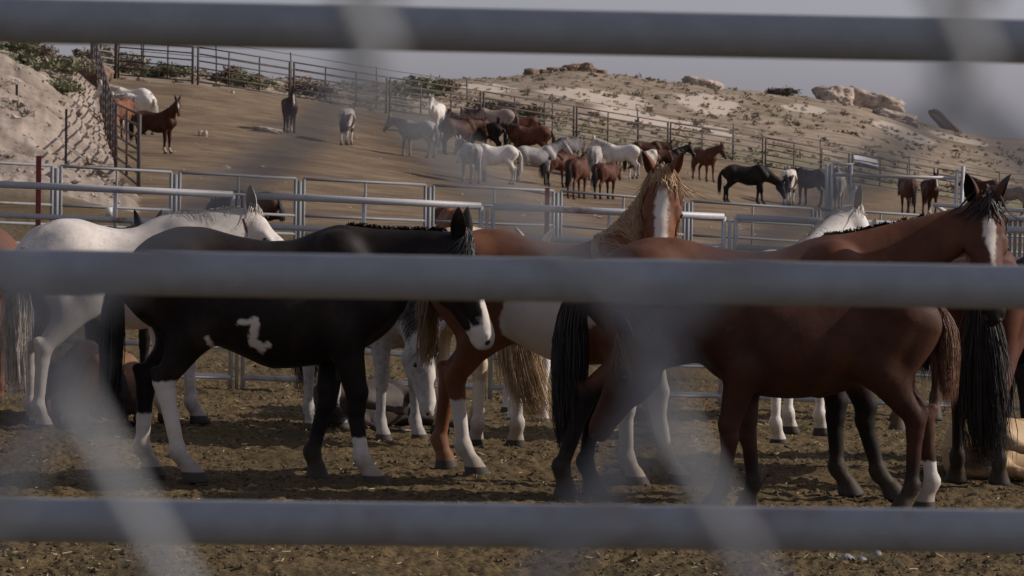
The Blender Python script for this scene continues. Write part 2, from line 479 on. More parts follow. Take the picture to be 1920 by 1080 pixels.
row_two()

def run_pts(L): return [on_ground(p, D) for p, D in L]
fence_run('pen_fence', 'tall weathered pipe fence running uphill along the pale bank', 'fence', run_pts(LEFT), 1.85, 7, .030, M_RUSTPIPE, rp=.05, gap=.12, stays=1, low=.2, sides=6)
fence_run('pen_fence', 'long dark pipe fence across the back of the far pen', 'fence', run_pts(BACK), 1.78, 6, .036, M_RUSTPIPE, rp=.055, gap=.14, stays=2, low=.18, sides=6)
# ladder-like corner piece where the two meet
c0, c1 = on_ground(178, 158), on_ground(212, 160.5)
root = empty('corner_gate', c0); tag(root, 'narrow ladder like gate at the top left corner of the far pen', 'gate')
pipe_panel(root, Vector((0, 0, 0)), c1-c0, 2.1, 7, .035, M_GALVF, rp=.07, stays=0, low=.3, sides=6)
for px, Dd, h in ((171, 157, 2.6), (180, 159, 2.6), (211, 160.3, 2.5)):
    p = on_ground(px, Dd)-c0; m = MB()
    m.tube([p, p+Vector((.05, 0, h*.5)), p+Vector((.1, 0, h))], .08, 8); m.build('post', M_RUSTPIPE, root)

# second, taller wire fence outside the back fence
def outer_fence():
    pts = [on_ground(p, fence_D(p)+4.5) for p in (260, 400, 540, 700, 870, 1030, 1190, 1370, 1533, 1700, 1870, 2050)]
    root = empty('wire_fence', pts[0]); tag(root, 'line of thin posts with wires outside the dark back fence', 'fence'); o = pts[0]
    for p in pts:
        m = MB(); m.tube([p-o, p-o+Vector((0, 0, 1.2)), p-o+Vector((-.04, 0, 2.15))], .034, 6); m.build('post', M_DARKPOST, root)
    for z in (1.3, 1.7, 2.05):
        m = MB(); m.tube([p-o+Vector((0, 0, z)) for p in pts], .017, 5); m.build('strand', M_DARKPOST, root)
outer_fence()

def tpost(px, ytop, D, r, mat, label, extra=0.0):
    p = on_ground(px, D); top = at(px+3, ytop, D)
    root = mk_post(p, top, r, mat); tag(root, label, 'post')
def mk_post(p, top, r, mat):
    m = MB(); q = Vector(top)-p
    m.box(q*.5, (r, r*.25, q.length/2)); m.box(q*.5+Vector((0, r*.7, 0)), (r*.22, r*.6, q.length/2))
    for k in range(12):
        m.box(q*(k+.5)/12+Vector((0, -r*.3, 0)), (r*.3, r*.2, .02))
    o = m.build('fence_post', mat, None, False); o.location = p
    return o
tpost(70, 292, 36.5, .028, M_REDPOST, 'tall rusty red steel post standing left behind the bright fence')
tpost(1023, 352, 44, .03, M_REDPOST, 'short red steel post left of the flaxen maned head')
tpost(121, 204, 84, .03, M_DARKPOST, 'thin dark steel post standing on the pale bank')
tpost(28, 158, 96, .035, M_DARKPOST, 'stub of a dark post high on the pale bank')

# tall gate frame at the right and the loading gate
def gate_frame():
    D = 60; p0, p1, p2 = on_ground(1555, D), on_ground(1590, D), on_ground(1797, D)
    root = empty('gate_frame', p0); tag(root, 'tall light pipe gate frame behind the bay head at the right', 'gate')
    tops = [(1551, 308), (1559, 308), (1596, 308), (1795, 318), (1806, 312)]
    base = [1548, 1555, 1590, 1786, 1795]
    for b, (tx, ty) in zip(base, tops):
        p = on_ground(b, D); t = at(tx, ty, D); m = MB()
        m.tube([p-p0, (p+t)/2-p0, t-p0], .034, 10); m.build('post', M_GALV, root)
    for (a, b, r) in (((1559, 308), (1600, 309), .025), ((1558, 328), (1790, 334), .03)):
        m = MB(); A, B = at(*a, D), at(*b, D); m.tube([A-p0, (A+B)/2-p0, B-p0], r, 10); m.build('crossbar', M_GALV, root)
gate_frame()
def shed():
    D = 224; p = on_ground(1622, D); root = empty('shed', p); tag(root, 'small grey shed with a white roof beyond the back fence', 'shed')
    a, b = at(1604, 306, D)-p, at(1646, 313, D)-p; w = (b.x-a.x)/2; cx = (a.x+b.x)/2; top = a.z
    m = MB(); m.box((cx, .6, top*.5-.2), (w*.92, .55, top*.5+.2)); m.build('wall', plain('shed_wall', (.12, .10, .095), .8), root, False)
    m = MB(); R = Matrix.Rotation(.22, 3, 'Y') @ Matrix.Rotation(.25, 3, 'X'); m.box((cx, .6, top+.16), (w*1.08, .85, .035), R); m.build('roof', plain('shed_roof', (.75, .75, .76), .5), root, False)
    m = MB(); m.box((cx-w*.35, .02, top-.42), (.16, .03, .11)); m.build('panel', plain('shed_panel', (.6, .6, .6), .5), root, False)
shed()
def chute():
    D = 33.5
    p0 = on_ground(1885, D); root = empty('chute_gate', p0); tag(root, 'loading chute gate of close vertical bars beside the bay head', 'gate')
    a, b = at(1752, 384, D+3), at(1992, 400, D)
    m = MB()
    A = a-p0; B = b-p0
    top = [A, B, B+Vector((.0, .9, -.08)), A+Vector((.25, .9, -.1))]
    for i in range(4):
        q0, q1 = top[i], top[(i+1) % 4]; m.tube([q0, (q0+q1)/2, q1], .022, 8)
    m.build('top_frame', M_GALV, root)
    for k in range(16):
        px = 1866+k*9.5; q = at(px, 406+(px-1866)*.02, D)-p0; m = MB(); m.box((q.x, q.y, q.z*.5+.02), (.014, .014, q.z*.5)); m.build('bar', M_GALVF, root, False)
    for z, nm in ((.0, 'rail'), (-.75, 'rail')):
        q0, q1 = at(1850, 408, D)-p0, at(2030, 412, D)-p0; m = MB(); v = Vector((0, -.03, z))
        m.tube([q0+v, (q0+q1)/2+v, q1+v], .024, 8); m.build(nm, M_GALV, root)
chute()
# ------------------------------------------------------------------ horses
class Field:
    """smooth union of tapered, flattened capsules on a grid; the surface is one continuous mesh"""
    def __init__(s, lo, hi, h):
        s.h = h; s.lo = np.array(lo, float)
        s.n = np.ceil((np.array(hi)-s.lo)/h).astype(int)+1
        s.F = np.ones(s.n, np.float32)
        s.ax = [(s.lo[i]+h*np.arange(s.n[i])).astype(np.float32) for i in range(3)]
    def sub(s, lo, hi):
        a = np.clip(np.floor((np.array(lo)-s.lo)/s.h).astype(int), 0, s.n); b = np.clip(np.ceil((np.array(hi)-s.lo)/s.h).astype(int)+1, 0, s.n)
        sl = tuple(slice(a[i], b[i]) for i in range(3))
        return sl, s.ax[0][sl[0]][:, None, None], s.ax[1][sl[1]][None, :, None], s.ax[2][sl[2]][None, None, :]
    def join(s, sl, d, k):
        A = s.F[sl]
        hh = np.clip(.5+.5*(d-A)/k, 0, 1)
        s.F[sl] = d*(1-hh)+A*hh-k*hh*(1-hh)
    def cone(s, a, b, ra, rb, k=.04, side=None, f=1.0, cut=False):
        a = np.array(a, float); b = np.array(b, float); R = max(ra, rb)*max(1, f)+k+.03
        sl, X, Y, Z = s.sub(np.minimum(a, b)-R, np.maximum(a, b)+R)
        if 0 in s.F[sl].shape: return
        x = X-a[0]; y = Y-a[1]; z = Z-a[2]
        if side is not None:
            q = (x*side[0]+y*side[1]+z*side[2])*(1/f-1)
            x = x+q*side[0]; y = y+q*side[1]; z = z+q*side[2]
        ab = b-a; L2 = max(ab @ ab, 1e-9)
        t = np.clip((x*ab[0]+y*ab[1]+z*ab[2])/L2, 0, 1)
        d = np.sqrt((x-t*ab[0])**2+(y-t*ab[1])**2+(z-t*ab[2])**2)-(ra+t*(rb-ra))
        if f < 1: d = d*max(f, .5)
        if cut: s.F[sl] = np.maximum(s.F[sl], -d)
        else: s.join(sl, d, k)
    def torso(s, st, sc, sx, dz, fat, k=.05):
        st = np.array(st); xs = np.linspace(st[0, 0], st[-1, 0], 120)
        c = [np.interp(xs, st[:, 0], st[:, i]) for i in (1, 2, 3)]
        ker = np.hanning(13); ker /= ker.sum()
        c = [np.convolve(np.pad(v, 6, mode='edge'), ker, 'valid') for v in c]
        xs = xs*sx*sc; top, bot, w = [v*sc for v in c]; top = top+dz; bot = bot+dz
        mid = np.interp(xs, [-.5*sx*sc, 0.05*sx*sc, .45*sx*sc], [0, 1, 0]); bot = bot-mid*.07*fat*sc; w = w*(1+mid*.14*fat)
        sl, X, Y, Z = s.sub((xs[0]-.12, -w.max()-.1, bot.min()-.1), (xs[-1]+.12, w.max()+.1, top.max()+.1))
        xc = X[:, 0, 0]; T = np.interp(xc, xs, top)[:, None, None]; B = np.interp(xc, xs, bot)[:, None, None]; W = np.interp(xc, xs, w)[:, None, None]
        ext = np.maximum(np.maximum(xs[0]-xc, xc-xs[-1]), 0)[:, None, None]
        cz = (T+B)/2; hz = (T-B)/2; t = np.clip((Z-cz)/hz, -1, 1)
        we = W*(1-.16*t-.05*t*t)
        r = np.sqrt((Y/we)**2+((Z-cz)/hz)**2)
        d = (r-1)*np.minimum(we, hz)
        d = np.maximum(d, 0)*.9+np.minimum(d, 0); d = np.where(ext > 0, np.sqrt(np.maximum(d, 0)**2+ext**2)+.0, d)
        s.join(sl, d.astype(np.float32), k)
    def mesh(s):
        F = s.F; F = np.where(F == 0, 1e-6, F); ins = F < 0
        n = F.shape
        c = [F[i:n[0]-1+i, j:n[1]-1+j, k:n[2]-1+k] for i in (0, 1) for j in (0, 1) for k in (0, 1)]
        neg = sum((q < 0).astype(np.int8) for q in c); act = (neg > 0) & (neg < 8)
        idx = np.argwhere(act); ids = -np.ones(act.shape, np.int32); ids[act] = np.arange(len(idx))
        cv = np.stack([q[act] for q in c], -1)
        off = np.array([(i, j, k) for i in (0, 1) for j in (0, 1) for k in (0, 1)], float)
        acc = np.zeros((len(idx), 3)); cnt = np.zeros(len(idx))
        for a in range(8):
            for b in range(a+1, 8):
                if np.abs(off[a]-off[b]).sum() != 1: continue
                m = (cv[:, a] < 0) != (cv[:, b] < 0)
                t = cv[m, a]/(cv[m, a]-cv[m, b])
                acc[m] += off[a]+t[:, None]*(off[b]-off[a]); cnt[m] += 1
        V = s.lo+(idx+acc/cnt[:, None])*s.h
        Q = []
        for ax in range(3):
            sl0 = [slice(None)]*3; sl1 = [slice(None)]*3; sl0[ax] = slice(0, -1); sl1[ax] = slice(1, None)
            o = [q for q in range(3) if q != ax]
            A = ins[tuple(sl0)]; B = ins[tuple(sl1)]; ch = np.argwhere(A != B)
            ok = (ch[:, o[0]] > 0) & (ch[:, o[1]] > 0) & (ch[:, o[0]] < n[o[0]]-1) & (ch[:, o[1]] < n[o[1]]-1); ch = ch[ok]
            e0 = np.zeros(3, int); e0[o[0]] = 1; e1 = np.zeros(3, int); e1[o[1]] = 1
            q = [ids[tuple(x.T)] for x in (ch-e0-e1, ch-e1, ch, ch-e0)]
            q = np.stack(q, -1)
            fl = A[tuple(ch.T)] if ax != 1 else ~A[tuple(ch.T)]
            q[~fl] = q[~fl][:, ::-1]
            Q.append(q)
        return V, np.vstack(Q)

TORSO = [(-.80,1.17,1.02,.04),(-.76,1.26,.95,.12),(-.66,1.355,.86,.20),(-.50,1.42,.81,.25),(-.34,1.42,.80,.262),(-.18,1.375,.765,.27),(0.0,1.345,.705,.285),
         (.16,1.355,.685,.285),(.30,1.415,.685,.26),(.42,1.45,.70,.225),(.54,1.41,.745,.20),(.66,1.30,.82,.165),(.74,1.20,.90,.11),(.79,1.10,1.0,.04)]
def leg_joints(P):
    """standing legs; hoof offsets come from P['swing'] = [hind left, hind right, fore left, fore right]"""
    sw = P.get('swing', [0, 0, 0, 0]); lg = P.get('legs')
    if lg: return lg
    out = []
    for i, sd in enumerate((1, -1)):
        a = sw[i]
        j = [(-.50, .12, 1.17), (-.36, .155, .90), (-.645, .125, .555), (-.635, .125, .17), (-.585, .128, .075), (-.56, .13, 0.0)]
        out.append([(x+a*max(0, (1.0-z))**.9, sd*y, z) for x, y, z in j])
    for i, sd in enumerate((1, -1)):
        a = sw[2+i]
        j = [(.60, .135, 1.02), (.44, .145, .85), (.465, .125, .475), (.46, .122, .155), (.505, .122, .068), (.525, .122, 0.0)]
        out.append([(x+a*max(0, (.95-z))**.95, sd*y, z) for x, y, z in j])
    return out
def lying_legs():
    out = []
    for sd in (1, -1):
        out.append([(-.50, sd*.12, .53), (-.20, sd*.27, .25), (-.62, sd*.31, .12), (-.28, sd*.37, .06), (-.20, sd*.38, .06), (-.13, sd*.385, .05)])
    for sd in (1, -1):
        out.append([(.60, sd*.13, .40), (.42, sd*.19, .22), (.80, sd*.22, .12), (.50, sd*.26, .06), (.42, sd*.26, .06), (.37, sd*.26, .05)])
    return out

def unit(v): v = np.array(v, float); return v/np.linalg.norm(v)
def horse_geo(P, h, hair=1.0, seed=1):
    """P: pose; h: grid size. Returns body, mane, forelock and tail geometry in horse space (x forward, z up)."""
    r = np.random.default_rng(seed)
    sc = P.get('scale', 1.0); sx = P.get('sx', 1.0); fat = P.get('fat', 0.0); dz = -.64*sc if P.get('lying') else 0.0
    if P.get('lying') and not P.get('legs'): P['legs'] = lying_legs()
    S = lambda p: np.array((p[0]*sx*sc, p[1]*sc, p[2]*sc))
    rad = math.radians
    th, ps = rad(P.get('neck', 35)), rad(P.get('neck_yaw', 0)); nl = P.get('neck_len', .74)*sc
    N0 = S((.48, 0, 1.16))+np.array((0, 0, dz))
    nd = np.array((math.cos(th)*math.cos(ps), math.cos(th)*math.sin(ps), math.sin(th)))
    poll = N0+nd*nl
    hp, hy = rad(P.get('head', 50)), rad(P.get('head_yaw', 0))
    u = np.array((math.cos(hp)*math.cos(hy), math.cos(hp)*math.sin(hy), -math.sin(hp)))
    v = np.array((-math.sin(hy), math.cos(hy), 0)); w = np.cross(u, v)
    hs_ = sc*P.get('head_size', 1.0)
    Hd = lambda a, b, c: poll+hs_*(a*u+b*v+c*w)
    legs = [[S(p) if not P.get('lying') else S(p)*np.array((1, 1, 1)) for p in lg] for lg in leg_joints(P)]
    pts = np.array([p for lg in legs for p in lg]+[poll, Hd(.64, 0, 0), Hd(0, 0, .15), N0, S((-.82, 0, 1.2)), S((.82, 0, 1.2))])
    lo = pts.min(0)-.16*sc; hi = pts.max(0)+.16*sc; lo[1] = min(lo[1], -.38*sc); hi[1] = max(hi[1], .38*sc); lo[2] = -.03; hi[2] = max(hi[2], 1.52*sc+dz)
    G = Field(lo, hi, h)
    G.torso(TORSO, sc, sx, dz, fat)
    # neck as a chain of flattened cones along a bent curve
    thr = Hd(.07, 0, -.075)
    c1 = N0+nl*.38*unit((math.cos(th+.12*(1 if th > 0 else -1)), 0.25*math.sin(ps), math.sin(th)-.05))
    tt = np.linspace(0, 1, 9)[:, None]
    C = (1-tt)**2*N0+2*tt*(1-tt)*c1+tt**2*(thr*.75+poll*.25)
    rr = np.interp(tt[:, 0], [0, .3, .6, 1], [.235, .185, .142, .108])*sc
    ff = np.interp(tt[:, 0], [0, .4, 1], [.60, .52, .66])
    sv = [unit(np.array((0, 1, 0))*(1-t)+v*t) for t in tt[:, 0]]
    for i in range(8):
        ax = unit(C[i+1]-C[i]); sd = unit(sv[i]-ax*(sv[i] @ ax))
        G.cone(C[i], C[i+1], rr[i], rr[i+1], .05*sc, sd, (ff[i]+ff[i+1])/2)
    # head
    hk = .022*hs_
    q = lambda a, b, c, d, r1, r2, k=hk, side=v, f=1.0, cut=False: G.cone(Hd(*a), Hd(*c), r1*hs_, r2*hs_, k, side, f) if False else None
    def HC(a, c, r1, r2, f=1.0, k=hk, cut=False): G.cone(Hd(*a), Hd(*c), r1*hs_, r2*hs_, k, v, f, cut)
    HC((.03, 0, -.045), (.10, 0, -.045), .098, .100, .96)
    HC((.10, 0, -.055), (.30, 0, -.060), .100, .074, 1.0)
    HC((.28, 0, -.052), (.52, 0, -.068), .070, .056, .93)
    HC((.15, 0, -.145), (.23, 0, -.135), .118, .105, .66, .03*hs_)
    HC((.22, 0, -.150), (.52, 0, -.112), .068, .040, .80)
    HC((.50, 0, -.078), (.565, 0, -.082), .062, .052, .95)
    HC((.545, 0, -.12), (.57, 0, -.118), .036, .030, 1.1)
    for sd in (1, -1):
        HC((.18, sd*.083, -.034), (.23, sd*.080, -.040), .030, .024, 1, .02*hs_)
        HC((.545, sd*.034, -.052), (.575, sd*.034, -.062), .028, .024, 1, .014*hs_)
        HC((.24, sd*.052, -.075), (.42, sd*.042, -.082), .022, .014, 1, .02*hs_)
    # legs
    lt = P.get('leg', 1.16)
    for i, lg in enumerate(legs):
        sd = 1 if i % 2 == 0 else -1; y = np.array((0, 1, 0)); o = lambda d: np.array(d)*sc
        a, b, c, d, e, f = lg
        if i < 2:
            G.cone(a+o((0, sd*.005, 0)), b, .208*sc, .140*sc, .045*sc, y, .80)
            G.cone(a+o((-.13*sx, 0, -.05)), (b*.45+c*.55)+o((-.0, 0, .10)), .147*sc, .085*sc, .045*sc, y, .78)
            G.cone(b, c+o((.015, 0, .03)), .130*sc, .052*sc*lt, .05*sc, y, .82)
            ax = unit(b-c); G.cone(c, c+o((-.045, 0, .055)) if not P.get('lying') else c+o((-.05, 0, .03)), .050*sc*lt, .030*sc*lt, .02*sc, y, .85)
            G.cone(c, c*.8+d*.2, .052*sc*lt, .042*sc*lt, .02*sc, y, .82)
            G.cone(c*.82+d*.18, c*.1+d*.9, .042*sc*lt, .034*sc*lt, .02*sc, y, .84)
        else:
            if not P.get('lying'):
                G.cone(S((.42, sd*.115, 1.28)), a, .135*sc, .137*sc, .038*sc, y, .74)
            G.cone(a, b, .132*sc, .106*sc, .045*sc, y, .78)
            G.cone(b, c+o((0, 0, .05)), .106*sc, .054*sc*lt, .05*sc, y, .80)
            G.cone(c+o((.008, 0, .045)), c+o((.004, 0, -.04)), .050*sc*lt, .044*sc*lt, .02*sc, y, .88)
            G.cone(c+o((-.008, 0, -.03)), c*.1+d*.9, .042*sc*lt, .034*sc*lt, .02*sc, y, .82)
        G.cone(d+o((-.006, 0, .012)), d+o((.004, 0, -.012)), .043*sc*lt, .041*sc*lt, .018*sc)
        G.cone(d, e, .039*sc*lt, .037*sc*lt, .015*sc)
        if not P.get('lying'):
            G.cone(e, f, .046*sc*lt, .066*sc*lt, .008*sc)
        else: G.cone(e, f, .042*sc*lt, .05*sc*lt, .008*sc)
    if P.get('sheath'):
        G.cone(S((-.16, 0, .78)), S((-.05, 0, .715)), .075*sc, .04*sc, .05*sc)
    for sd in (1, -1): HC((.590, sd*.040, -.052), (.60, sd*.056, -.060), .013, .012, 1, cut=True)
    G.F[:, :, G.ax[2] < -.001] = np.maximum(G.F[:, :, G.ax[2] < -.001], .01)
    G.F = np.maximum(G.F, (-(G.ax[2]-.0))[None, None, :])
    V, Q = G.mesh()
    # ------- coat fields
    n = len(V)
    white = np.full(n, -1.0); dark = np.full(n, -1.0); hoof = np.full(n, -1.0); dust = np.full(n, -1.0)
    rel = (V-poll)/hs_; hu, hv, hw = rel @ u, rel @ v, rel @ w
    onhead = (hu > -.05) & (hu < .7) & (np.abs(hv) < .2) & (hw > -.32) & (hw < .2)
    socks = P.get('socks', [0, 0, 0, 0]); pts_h = P.get('points', 0.0)
    for i, lg in enumerate(legs):
        L = np.array(lg); dist = np.full(n, 9.0)
        for a, b in zip(L[2 if not P.get('lying') else 1:-1], L[3 if not P.get('lying') else 2:]):
            ab = b-a; t = np.clip(((V-a) @ ab)/(ab @ ab), 0, 1); dist = np.minimum(dist, np.linalg.norm(V-a-t[:, None]*ab, axis=1))
        ab = L[2]-L[1]; t = np.clip(((V-L[1]) @ ab)/(ab @ ab), 0, 1); d2 = np.linalg.norm(V-L[1]-t[:, None]*ab, axis=1)
        onleg = ((dist < .10*sc) | (d2 < .15*sc))
        if not P.get('lying'):
            z = V[:, 2]
            white = np.where(onleg & (z < .8*sc), np.maximum(white, socks[i]*sc-z), white)
            dark = np.where(onleg, np.maximum(dark, pts_h*sc-z), dark)
            hoof = np.where(dist < .14*sc, np.maximum(hoof, .062*sc-z), hoof)
            dust = np.where(onleg, np.maximum(dust, .20*sc-z), dust)
        else:
            e = np.linalg.norm(V-L[-1], axis=1); hoof = np.maximum(hoof, .075*sc-e)
            e2 = np.linalg.norm(V-L[-2], axis=1); white = np.maximum(white, socks[i]*sc-e2)
            if pts_h: dark = np.maximum(dark, np.where(onleg, .35*sc-e2, -1))
    if P.get('blaze'):
        bw = P['blaze']       # list of (distance along the face, half width)
        hwid = np.interp(hu, [b[0] for b in bw], [b[1] for b in bw])
        white = np.where(onhead & (hw > -.11), np.maximum(white, hwid-np.abs(hv+P.get('blaze_off', 0)*hu)), white)
    if P.get('muzzle'): dark = np.where(onhead, np.maximum(dark, (hu-.47)*1.2), dark)
    if P.get('white_face'): white = np.where(onhead, np.maximum(white, hu-P['white_face']), white)
    for sd in (1, -1):
        hoof = np.maximum(hoof, .017*hs_-np.linalg.norm(V-Hd(.588, sd*.044, -.056), axis=1))
    nz = fbm(V[:, 0]*3.2/sc+seed*7, V[:, 2]*3.2/sc+V[:, 1]*2.5, 3, seed)*.10
    for (cx, cy, cz, rx, ry, rz, sgn) in P.get('patches', []):
        e = (1-np.sqrt(((V[:, 0]/sc-cx)/rx)**2+((V[:, 1]/sc-cy)/ry)**2+((V[:, 2]/sc-cz)/rz)**2))*min(rx, ry, rz)+nz
        white = np.maximum(white, e) if sgn > 0 else np.minimum(white, -e)
    for (x0, z0, x1, z1, rw) in P.get('brand', []):
        a = np.array((x0, z0)); ab = np.array((x1-x0, z1-z0)); p = V[:, (0, 2)]-a
        t = np.clip((p @ ab)/(ab @ ab), 0, 1); d = rw-np.linalg.norm(p-t[:, None]*ab, axis=1)
        white = np.where(V[:, 1] < -.1, np.maximum(white, d), white)
    mi = np.zeros(len(Q), int)
    # ------- ears and eyes as further shells of the same mesh
    Vs = [V]; Fs = [Q]; nb = n; A = [white], [dark], [hoof], [dust]
    def addpart(v_, f_, mat, wv=-1, dv=-1):
        nonlocal nb, mi
        Vs.append(v_); Fs.append(np.asarray(f_)+nb); nb += len(v_); mi = np.concatenate([mi, np.full(len(f_), mat)])
        for arr, val in zip(A, (wv, dv, -1, -1)): arr.append(np.full(len(v_), val, float) if np.isscalar(val) else val)
    eb, es = P.get('ear_back', .85), P.get('ear_splay', .30)
    ew = P.get('ear_white', -1)
    for sd in (1, -1):
        d = unit(w-u*eb+v*sd*es); fr = unit(u*.55+v*sd*.65); fr = unit(fr-d*(fr @ d)); lat = np.cross(d, fr)
        base = Hd(.0, sd*.052, .028); L = .185*hs_*P.get('ear_len', 1.0)
        nu, nv = 11, 9; g = []
        for lay in (0, 1):
            for a in np.linspace(0, 1, nu):
                wd = .040*hs_*(max(0, math.sin(math.pi*(a*.80+.20)))**.75 if a < 1 else 0)+.0006
                for b in np.linspace(-1, 1, nv):
                    ph = b*(1.9-.7*a)
                    t_ = .0045*hs_*(1-a*.6)*lay
                    rr_ = wd+t_
                    g.append(base+d*(L*a)+lat*(rr_*math.sin(ph))-fr*(rr_*math.cos(ph)*1.0-wd*.2)+fr*.012*hs_*a)
        g = np.array(g); F = []; N1 = nu*nv
        for i in range(nu-1):
            for j in range(nv-1):
                p = i*nv+j
                F.append((p, p+1, p+nv+1, p+nv)); F.append((N1+p, N1+p+nv, N1+p+nv+1, N1+p+1))
            for j in (0, nv-1):
                p = i*nv+j; F.append((p, p+nv, N1+p+nv, N1+p) if j == 0 else (p, N1+p, N1+p+nv, p+nv))
        a_ = np.tile(np.repeat(np.linspace(0, 1, nu), nv), 2); dk = (a_-.72)*.3 if P.get('ear_dark') else np.full(len(g), -1.0)
        if P.get('ear_dark') and P['ear_dark'] > 1: dk[:N1] = .1
        addpart(g, F, 0, ew, dk)
        # eye
        ce = Hd(.205, sd*.0985, -.058); R = .0205*hs_; g = []; F = []
        for i in range(7):
            for j in range(10):
                t1 = math.pi*i/6; p1 = 2*math.pi*j/10
                g.append(ce+R*(math.sin(t1)*math.cos(p1)*u+math.sin(t1)*math.sin(p1)*w+math.cos(t1)*v))
        for i in range(6):
            for j in range(10): F.append((i*10+j, i*10+(j+1) % 10, (i+1)*10+(j+1) % 10, (i+1)*10+j))
        addpart(np.array(g), F, 1)
    body = dict(V=np.vstack(Vs), F=[np.vstack(Fs)], mi=mi, at=dict(white=np.concatenate(A[0]), dark=np.concatenate(A[1]), hoof=np.concatenate(A[2]), dust=np.concatenate(A[3])))
    # ------- hair
    def push(p, m):
        for _ in range(3):
            i = np.round((p-G.lo)/G.h).astype(int)
            if (i < 2).any() or (i > G.n-3).any(): return p
            i0, i1, i2 = i; Fv = G.F[i0, i1, i2]
            if Fv > m: return p
            g = np.array((G.F[i0+2, i1, i2]-G.F[i0-2, i1, i2], G.F[i0, i1+2, i2]-G.F[i0, i1-2, i2], G.F[i0, i1, i2+2]-G.F[i0, i1, i2-2])); L_ = np.linalg.norm(g)
            if L_ < 1e-6: return p
            p = p+g/L_*(m-Fv)
        return p
    def strands(paths, w0):
        HV = []; HF = []; nb_ = 0
        for p in paths:
            p = np.asarray(p); m = len(p); T = np.gradient(p, axis=0); T /= np.linalg.norm(T, axis=1)[:, None]+1e-9
            a = unit(r.normal(size=3)); A_ = np.cross(T, a); A_ /= np.linalg.norm(A_, axis=1)[:, None]+1e-9; B_ = np.cross(T, A_)
            wd = w0*r.uniform(.6, 1.4)*np.interp(np.linspace(0, 1, m), [0, .25, .8, 1], [.8, 1, .7, .08])
            for k in range(3):
                an = k*2.094; HV.append(p+wd[:, None]*(math.cos(an)*A_+.45*math.sin(an)*B_))
            i = np.arange(m-1)
            for k in range(3):
                k2 = (k+1) % 3
                HF.append(np.stack([nb_+k*m+i, nb_+k2*m+i, nb_+k2*m+i+1, nb_+k*m+i+1], -1))
            nb_ += 3*m
        return np.vstack(HV), [np.vstack(HF)]
    out = dict(body=body)
    ml = P.get('mane', .26)*sc; ms = P.get('mane_side', 1); nm = int(P.get('mane_n', 150)*1.7*hair)
    seg = 8 if hair > .5 else 5
    if ml > 0:
        paths = []
        tt2 = tt[:, 0]
        for _ in range(nm):
            t = r.uniform(.02, .98); c = np.array([np.interp(t, tt2, C[:, i]) for i in range(3)]); R0 = np.interp(t, tt2, rr); f0 = np.interp(t, tt2, ff)
            i = min(int(t*8), 7); ax = unit(C[i+1]-C[i]); s0 = unit(sv[i]-ax*(sv[i] @ ax)); nn = np.cross(ax, s0)
            side = ms if r.random() < P.get('mane_keep', .93) else -ms
            ln = ml*r.uniform(.6, 1.15)*np.interp(t, [0, .2, .8, 1], [.55, 1, 1, .8]); off = .006*sc+r.uniform(0, .02)*sc; dr = r.normal()*.16; f1, f2 = r.uniform(4, 9), r.uniform(0, 6.28)
            crest = 1.0-.5*np.interp(t, [0, .15, 1], [.6, .0, .0]); p = []
            for l in np.linspace(0, 1, seg):
                d_ = l*ln; a_ = min(d_/(R0*.85)+.02, 1.75); ex = max(0, d_-R0*.85*1.73)
                pos = c+nn*(R0*crest+off)*math.cos(a_)+side*s0*((R0*f0+off)*math.sin(a_)+.004)+ax*(dr*d_+.010*sc*math.sin(f1*l+f2)*l)
                pos = pos+np.array((0, 0, -ex)); p.append(push(pos+r.normal(size=3)*.004*sc, .004+.012*r.random()))
            paths.append(p)
        out['mane'] = strands(paths, .0050*sc*P.get('hair_w', 1)/(hair**.5))
        fl = P.get('forelock', .2)*hs_
        if fl > 0:
            paths = []
            for _ in range(int(P.get('forelock_n', 45)*1.6*hair)):
                v0 = r.uniform(-.05, .05); u0 = r.uniform(-.05, .03); ln = fl*r.uniform(.5, 1.15); sp = 1+r.uniform(0, 1.0); dv = r.normal()*.06+P.get('forelock_dir', 0)
                p = []
                for l in np.linspace(0, 1, seg):
                    uu = u0+l*ln/hs_; vv = v0*(1+(sp-1)*l*1.6)+dv*l
                    top = .062-.15*max(uu, 0)+.010
                    if uu < .1: top += .02*math.cos(uu*15)
                    lat = abs(vv)/(.082); top -= .06*min(lat, 1.5)**2
                    p.append(push(Hd(uu, vv, top+r.uniform(0, .010)), .003+.01*r.random()))
                paths.append(p)
            out['forelock'] = strands(paths, .0052*hs_*P.get('hair_w', 1)/(hair**.5))
    # tail
    tl = P.get('tail', .95)*sc
    if tl > 0:
        b0 = S((-.775, 0, 1.235))+np.array((0, 0, dz)); sw_ = P.get('tail_sway', 0.0); out_ = P.get('tail_out', .10)*sc; tw = P.get('tail_w', .075)*sc
        def ctr(l):
            return b0+np.array((-out_*math.sin(min(l*4, 1.57))-.02*l, sw_*l*l*sc, -tl*(l-.04*math.sin(l*6)) if not P.get('lying') else -min(tl*l, b0[2]-.05)))
        paths = []
        for _ in range(int(P.get('tail_n', 170)*3.2*hair)):
            a_ = r.uniform(0, 6.283); q_ = math.sqrt(r.random()); ln = r.uniform(.55, 1.08); p = []
            j1, j2 = r.normal(size=2)*.026*sc; f1, f2 = r.uniform(3, 8), r.uniform(0, 6.28)
            for l in np.linspace(0.0, 1, seg+2):
                s_ = l*ln; wd = tw*np.interp(s_, [0, .15, .5, .85, 1.1], [.35, .55, 1.0, .8, .25])
                lw = 0 if not P.get('lying') else .0
                p.append(ctr(s_)+np.array((wd*q_*math.cos(a_)*.8, wd*q_*math.sin(a_)+j1*l*2+.012*sc*math.sin(f1*l+f2)*l, j2*l))+r.normal(size=3)*.003)
            paths.append(p)
        tv, tf = strands(paths, .0034*sc*P.get('hair_w', 1)/(hair**.5))
        m = MB(); ls = np.linspace(-.03, .9, 9)
